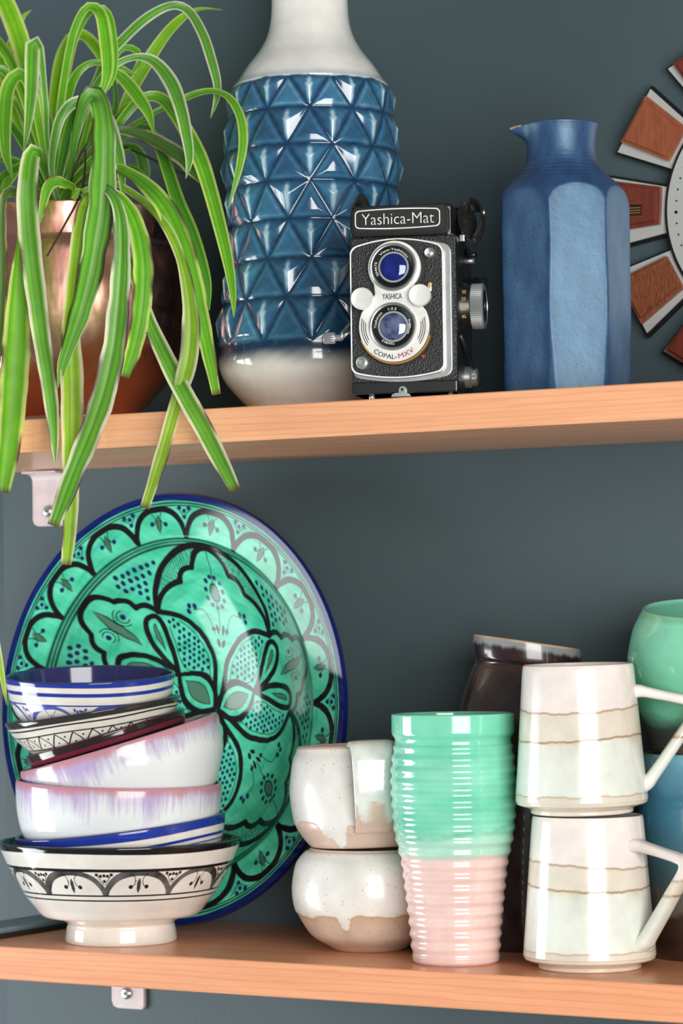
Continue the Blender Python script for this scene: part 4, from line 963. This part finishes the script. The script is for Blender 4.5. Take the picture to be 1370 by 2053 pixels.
for an, L_, w_ in ((60, 130, 6), (150, 190, 4)):
    a = math.radians(an); prism('clock_hand', rot([(-20/s_w, w_/s_w), (-20/s_w, -w_/s_w), (L_/s_w, -w_*0.5/s_w), (L_/s_w, w_*0.5/s_w)], a), -0.0200, -0.0188, M_blackm, ck)

# ------------------------------------------------------------------ copper pot and spider plant
Mp = upright(140, 800, 0.122, H); sp_, yb = scale_at(Mp)
t = NT('hammered_copper'); nz = t.noise(t.coords((1, 1, 0.35)), 30, 3)
t.set(**{'Base Color': t.ramp(t.noise(t.coords(), 16, 4), [(0.3, srgb(232, 160, 144)), (0.7, srgb(248, 196, 182))]), 'Metallic': 1.0, 'Roughness': t.ramp(t.noise(t.coords(), 40, 4), [(0.3, (0.16, 0.16, 0.16, 1)), (0.75, (0.34, 0.34, 0.34, 1))])}); t.bump(nz, 0.22, 0.004); M_copper = t.m
pot = thing('copper_pot', 'polished copper planter holding the spider plant', 'pot', Mp)
ctl = [(122, yb), (131, yb-1), (133, yb-9), (130, yb-20), (136, yb-26), (170, 800), (205, 762), (233, 715), (250, 660), (257, 600), (256, 540), (254, 515), (249, 506), (245, 500), (245, 490), (248, 460), (250, 444), (251, 437)]
pm, a0, a1 = vessel_profile([(r/sp_, (yb-y_)/sp_) for r, y_ in ctl], 5/sp_, 0.012, 200, 60)
Pp, tg, zg = lathe_pts(pm, 160)
grid('pot_body', Pp, M_copper, pot, True)
t = NT('potting_soil'); t.set(**{'Base Color': t.ramp(t.noise(t.coords(), 90, 5), [(0.3, srgb(20, 15, 12)), (0.7, srgb(58, 44, 34))]), 'Roughness': 0.95}); t.bump(t.noise(t.coords(), 120, 5), 1.0, 0.004); M_soil = t.m
zs = (yb-458)/sp_; ps = np.array([[0.0005, zs+0.006], [60/sp_, zs+0.004], [150/sp_, zs+0.002], [241/sp_, zs-0.001], [243/sp_, zs-0.006]]); Ps, _, _ = lathe_pts(resample(ps, 20), 64)
grid('soil', Ps, M_soil, pot, True)
t = NT('leaf'); a = t.n('ShaderNodeAttribute', attribute_name='paint')
col = t.mix(1.0, a.outputs['Color'], t.ramp(t.noise(t.coords(), 40, 3), [(0.3, (0.85, 0.85, 0.85, 1)), (0.7, (1.1, 1.1, 1.1, 1))]), 'MULTIPLY')
t.set(**{'Base Color': col, 'Roughness': 0.38, 'Specular IOR Level': 0.4})
tr_ = t.n('ShaderNodeBsdfTranslucent'); t.l(t.mix(1.0, col, (1.25, 1.2, 0.6, 1), 'MULTIPLY'), tr_.inputs[0]); mx = t.n('ShaderNodeMixShader'); mx.inputs[0].default_value = 0.42
t.l(t.b.outputs[0], mx.inputs[1]); t.l(tr_.outputs[0], mx.inputs[2]); t.l(mx.outputs[0], t.out.inputs[0]); M_leaf = t.m
Pb_ = aty(118, 410, 0.118)
plant = thing('spider_plant', 'spider plant with long arching green leaves edged in cream', 'plant', Matrix.Translation((Pb_[0], Pb_[1], Pb_[2])))
org = np.array(plant.matrix_world.translation)
KIND = {'a': ((80, 162, 44), (134, 204, 74), (240, 242, 218)), 'b': ((94, 182, 34), (136, 212, 58), (214, 236, 134)), 'c': ((82, 128, 54), (110, 152, 76), (202, 196, 158)), 'd': ((130, 212, 24), (162, 230, 48), (228, 242, 146)), 'e': ((134, 188, 44), (170, 214, 62), (232, 230, 192)), 'g': ((66, 138, 36), (96, 168, 54), (160, 202, 90))}  # kind d: backlighting painted in as a brighter yellow-green
def leaf(pts, y0, y1, kind='b', blunt=False, dry=0.0, ease=1.0, twist=None, edge=0.30, yt=None):
    n = max(28, len(pts)*5); m = 11
    if pts[0][1] < 600:
        pts = [(118+random.uniform(-22, 22), 452, max(8, pts[0][2]*0.8))]+list(pts); ease = min(1.0, ease+0.08)
    q = cat(pts, n); tt = np.linspace(0, 1, n)
    yv = y0+(y1-y0)*smooth(tt/ease)
    if yt: yv = np.interp(tt, [p[0] for p in yt], [p[1] for p in yt])
    P0 = np.array([aty(a_, b_, c_) for (a_, b_), c_ in zip(q[:, :2], yv)])
    D_ = (P0-C)@FW; wid = np.maximum(q[:, 2], 0.6)/(FPX/D_)/2
    tg_ = np.gradient(P0, axis=0); tg_ /= np.linalg.norm(tg_, axis=1)[:, None]+1e-9
    vd = P0-C; vd /= np.linalg.norm(vd, axis=1)[:, None]
    side = np.cross(tg_, vd); side /= np.linalg.norm(side, axis=1)[:, None]+1e-9
    nn = np.cross(side, tg_)
    tw = math.radians(random.uniform(-28, 28) if twist is None else twist)
    u = np.linspace(-1, 1, m)
    sd = side*math.cos(tw)+nn*math.sin(tw); n2 = np.cross(sd, tg_); wr = wid/math.cos(tw)
    n2 *= np.sign((n2*vd).sum(1))[:, None]
    ph = random.uniform(0, 6)
    edgew = 1+dry*0.10*np.sin(tt*60+ph)*np.abs(np.sin(tt*23+ph))
    G = P0[:, None, :]+(wr*edgew)[:, None, None]*u[None, :, None]*sd[:, None, :]+((1-np.abs(u))[None, :]*wr[:, None]*0.30)[..., None]*n2[:, None, :]
    base, lite, edg = [S(*c_) for c_ in KIND[kind]]
    U_ = np.broadcast_to(u, (n, m)); T_ = np.broadcast_to(tt[:, None], (n, m))
    st = 0.5+0.5*np.sin(U_*11+ph+0.6*np.sin(T_*5+ph))
    c = lin(base, lite, st*0.9)
    c = lin(c, edg, smooth((np.abs(U_)-(1-edge))/(edge*0.35)))
    c = lin(c, edg, np.exp(-((U_-0.18*math.sin(ph))/0.07)**2)*0.22)
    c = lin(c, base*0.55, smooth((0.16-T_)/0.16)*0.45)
    if dry > 0:
        dr = (np.abs(U_) > 0.77)*np.where(np.abs(U_) > 0.93, 1.0, 0.45)*np.clip(np.sin(T_*17+ph+np.sign(U_)*1.3)+np.sin(T_*41+ph*2)*0.6+dry-0.6, 0, 1)
        c = lin(c, S(64, 40, 38), np.clip(dr*1.6, 0, 1))
    if blunt: c = lin(c, S(110, 80, 58), smooth((T_-0.985)/0.012))
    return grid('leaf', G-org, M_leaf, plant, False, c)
L = leaf
BK, MD, FR = 0.15, 0.10, 0.05
L([(92, 330, 14), (76, 220, 26), (58, 150, 36), (38, 75, 40), (8, 0, 38), (-25, -60, 26)], .11, .09, 'd')
L([(6, 150, 18), (20, 95, 18), (34, 60, 15), (46, 34, 9), (63, 20, 1)], .15, .16, 'd')
L([(96, 300, 10), (92, 220, 12), (85, 140, 14), (77, 94, 22), (67, 84, 30), (65, 110, 31), (63, 180, 27), (57, 245, 17), (47, 309, 1)], .11, .05, 'a', twist=8)
L([(92, 320, 12), (72, 210, 20), (55, 160, 26), (36, 149, 28), (16, 175, 30), (9, 230, 30), (11, 300, 22), (26, 361, 1)], .11, .04, 'b')
L([(92, 330, 16), (55, 210, 22), (25, 130, 22), (2, 92, 22), (-30, 52, 16)], .12, .13, 'b')
L([(86, 330, 14), (45, 205, 18), (15, 148, 18), (-20, 132, 14)], .14, .15, 'b')
L([(100, 330, 14), (108, 210, 22), (122, 125, 28), (143, 78, 26), (166, 69, 22), (190, 91, 24), (207, 118, 22), (232, 170, 12)], .13, .16, 'd')
L([(112, 330, 12), (122, 210, 16), (140, 95, 16), (158, 38, 16), (180, 12, 18), (203, 30, 25), (213, 90, 27), (216, 140, 24), (208, 175, 14), (193, 204, 1)], .11, .055, 'b', twist=10)
L([(118, 330, 12), (128, 200, 14), (150, 80, 14), (190, 16, 10), (217, 28, 15), (228, 80, 15), (230, 130, 14), (221, 165, 12), (199, 200, 1)], .12, .062, 'b')
L([(106, 330, 13), (118, 220, 15), (136, 120, 15), (154, 70, 12)], .12, .14, 'g')
L([(120, 330, 12), (130, 220, 20), (150, 155, 18), (180, 127, 13), (215, 128, 11), (250, 138, 9), (285, 159, 1)], .12, .08, 'b')
L([(130, 330, 14), (160, 240, 20), (195, 165, 22), (215, 115, 22), (240, 86, 20), (290, 39, 20), (340, 12, 17), (376, 20, 19), (405, 65, 21), (424, 120, 21), (436, 170, 17), (433, 203, 11), (422, 237, 1)], .12, .09, 'a')
L([(200, 330, 14), (235, 250, 20), (262, 185, 24), (295, 125, 26), (330, 72, 22), (360, 40, 18), (390, 21, 9), (415, 17, 4), (446, 20, 1)], .14, .17, 'd')
L([(135, 340, 12), (165, 240, 13), (200, 160, 14), (237, 127, 14), (275, 114, 14), (310, 124, 24), (343, 165, 31), (362, 215, 28), (374, 270, 24), (380, 318, 17), (373, 358, 1)], .11, .045, 'a', twist=-8)
L([(195, 230, 8), (218, 150, 10), (236, 106, 12), (255, 94, 13), (276, 104, 14), (280, 124, 13), (262, 150, 3)], .14, .12, 'b')
L([(150, 340, 10), (180, 240, 12), (205, 165, 14), (225, 145, 18), (248, 158, 26), (277, 194, 28), (298, 228, 19), (309, 270, 1)], .12, .07, 'b')
L([(150, 370, 10), (205, 300, 14), (250, 232, 18), (288, 196, 20), (324, 197, 24), (352, 228, 28), (378, 270, 31), (402, 320, 33), (420, 375, 31), (435, 430, 29), (450, 490, 26), (462, 550, 20), (468, 600, 12), (469, 637, 1)], .12, .02, 'b', twist=6)
L([(170, 350, 8), (240, 270, 9), (307, 227, 11), (349, 207, 13), (386, 190, 14), (420, 182, 12), (447, 187, 12), (468, 205, 17), (484, 240, 19), (488, 285, 19), (481, 332, 15), (470, 376, 9), (458, 419, 1)], .13, .06, 'b')
L([(160, 330, 8), (200, 270, 10), (235, 261, 15), (277, 267, 25), (325, 289, 31), (365, 316, 33), (390, 343, 28), (403, 364, 10)], .12, .06, 'c', dry=0.7)
L([(200, 340, 8), (255, 270, 12), (292, 255, 16), (318, 290, 22), (338, 345, 26), (358, 405, 28), (382, 460, 28), (402, 520, 26), (416, 572, 17), (420, 622, 2)], .13, .03, 'g')
L([(150, 360, 10), (205, 332, 14), (252, 343, 22), (295, 373, 32), (330, 413, 40), (355, 462, 42), (375, 520, 42), (390, 580, 40), (403, 640, 36), (418, 706, 29), (434, 791, 17)], .11, -.006, 'b', True, 0.6, 0.35, 8)
L([(160, 370, 8), (225, 366, 12), (275, 394, 16), (315, 430, 18), (345, 475, 20), (366, 530, 22), (378, 590, 28), (383, 650, 36), (378, 720, 38), (362, 780, 32), (345, 840, 28), (322, 920, 28), (290, 1019, 19)], .11, -.014, 'e', True, 0.6, 0.28, -6)
L([(170, 380, 10), (215, 420, 16), (245, 490, 20), (272, 560, 22), (300, 645, 28), (335, 722, 36), (370, 790, 38), (410, 862, 38), (445, 930, 34), (471, 982, 24)], .10, -.030, 'a', True, 0.2, 0.18, 5, yt=[(0, .12), (.1, .10), (.22, .006), (.5, -.002), (.75, -.02), (1, -.03)])
L([(140, 350, 10), (155, 250, 20), (172, 195, 30), (192, 192, 38), (205, 230, 44), (208, 300, 48), (206, 360, 52), (202, 420, 54), (192, 485, 52), (180, 552, 50), (161, 625, 42), (139, 690, 29), (124, 737, 18), (116, 779, 2)], .11, -.024, 'a', False, 0.9, 0.33, 6, 0.16)
L([(170, 380, 10), (215, 380, 18), (238, 420, 26), (244, 480, 34), (242, 550, 40), (237, 620, 44), (228, 700, 46), (208, 790, 48), (180, 870, 46), (150, 942, 42), (126, 1005, 36), (107, 1055, 24)], .11, -.026, 'a', True, 0.8, 0.10, -7)
L([(170, 380, 10), (225, 386, 18), (254, 412, 28), (276, 460, 36), (287, 520, 40), (287, 580, 40), (281, 640, 37), (268, 702, 32), (250, 757, 19)], .11, -.012, 'b', True, 0.7, 0.14, 10)
L([(100, 380, 10), (86, 335, 16), (75, 302, 26), (62, 315, 36), (55, 380, 42), (57, 450, 44), (65, 530, 43), (75, 610, 41), (84, 680, 37), (95, 750, 33), (104, 820, 28), (109, 882, 17), (111, 933, 1)], .11, -.022, 'a', False, 0.3, 0.20, -8)
L([(70, 390, 8), (48, 420, 10), (42, 470, 16), (39, 540, 32), (36, 610, 46), (33, 690, 56), (28, 770, 56), (22, 850, 52), (14, 922, 44), (4, 987, 30)], .10, -.018, 'b', True, 0.3, 0.08, 6)
L([(40, 385, 8), (15, 380, 12), (5, 410, 16), (4, 470, 18), (5, 550, 18), (2, 640, 16), (-6, 730, 14)], .10, -.010, 'c', True, 0.9, 0.12)
L([(150, 385, 10), (178, 395, 24), (167, 425, 30), (156, 500, 33), (148, 580, 33), (142, 655, 36), (144, 740, 46), (145, 820, 46), (144, 900, 40), (143, 980, 32), (140, 1060, 29), (133, 1133, 21)], .10, -.018, 'e', True, 0.4, 0.06, 6)
L([(150, 385, 10), (128, 368, 20), (110, 364, 24), (95, 378, 22), (86, 412, 15), (77, 455, 2)], .09, -.004, 'b', False, 0.2, 0.45)
L([(104, 350, 12), (113, 262, 19), (130, 222, 22), (152, 205, 24), (185, 207, 27), (215, 240, 29), (232, 290, 27), (243, 340, 20), (247, 410, 1)], .10, .03, 'a', False, 0, 1.0, 8)
L([(5, 400, 10), (1, 360, 14), (20, 345, 16), (48, 332, 20)], .06, .10, 'g')
L([(30, 390, 10), (-40, 430, 20), (-64, 600, 26), (-58, 900, 24), (-28, 1180, 18), (-5, 1300, 14), (6, 1365, 10), (14, 1414, 3)], .10, -.03, 'e', True, 0.2, 0.12)
fil = [((110, 380, 12), (100, 270, 20), (84, 190, 18), (70, 150, 6)), ((115, 380, 12), (136, 270, 22), (165, 200, 20), (178, 180, 6)), ((118, 385, 14), (148, 290, 24), (176, 220, 24), (200, 185, 10)),
       ((102, 380, 14), (66, 270, 22), (36, 210, 18), (10, 190, 6)), ((98, 385, 14), (55, 300, 20), (22, 250, 16), (0, 235, 6)), ((125, 385, 12), (170, 305, 20), (222, 250, 20), (262, 214, 10)),
       ((128, 390, 12), (185, 322, 18), (240, 278, 16), (282, 248, 6)), ((98, 390, 12), (50, 335, 18), (8, 318, 14), (-20, 325, 6)), ((130, 395, 12), (180, 345, 18), (225, 318, 18), (262, 300, 6)),
       ((108, 385, 14), (120, 300, 26), (150, 235, 24), (170, 205, 10)), ((110, 385, 14), (92, 310, 24), (80, 250, 20), (70, 215, 8)), ((120, 385, 12), (160, 320, 22), (205, 262, 20), (232, 215, 12), (228, 150, 6)),
       ((125, 385, 10), (200, 300, 14), (232, 240, 14), (260, 210, 14), (292, 212, 8)), ((135, 395, 12), (200, 360, 20), (262, 340, 22), (296, 378, 22), (300, 420, 14), (262, 408, 2)), ((130, 395, 10), (190, 350, 16), (240, 300, 16), (275, 300, 20), (290, 340, 24), (288, 375, 10)),
       ((95, 390, 14), (60, 350, 22), (40, 335, 20), (18, 360, 20), (2, 395, 8)), ((112, 390, 16), (105, 340, 24), (98, 290, 22), (95, 250, 10)), ((122, 392, 16), (150, 350, 26), (175, 310, 22), (190, 280, 10))]
for k, f_ in enumerate(fil): L(list(f_), random.uniform(.10, .13), random.uniform(.10, .16), 'g' if k % 3 else 'b')
M_stem = plain('dry_stem', srgb(62, 46, 34), 0.8)
for pts, y_ in (([(140, 370, .05), (160, 310, .03), (170, 300, .02), (170, 340, .012), (161, 390, .006), (130, 450, .0), (94, 514, -.004)], 0), ([(240, 290, .12), (290, 312, .13), (340, 336, .14), (372, 350, .15)], 0)):
    q = cat([aty(a_, b_, c_) for a_, b_, c_ in pts], 40)-org; tube('dry_stem', q, 0.0009, M_stem, plant, 6)
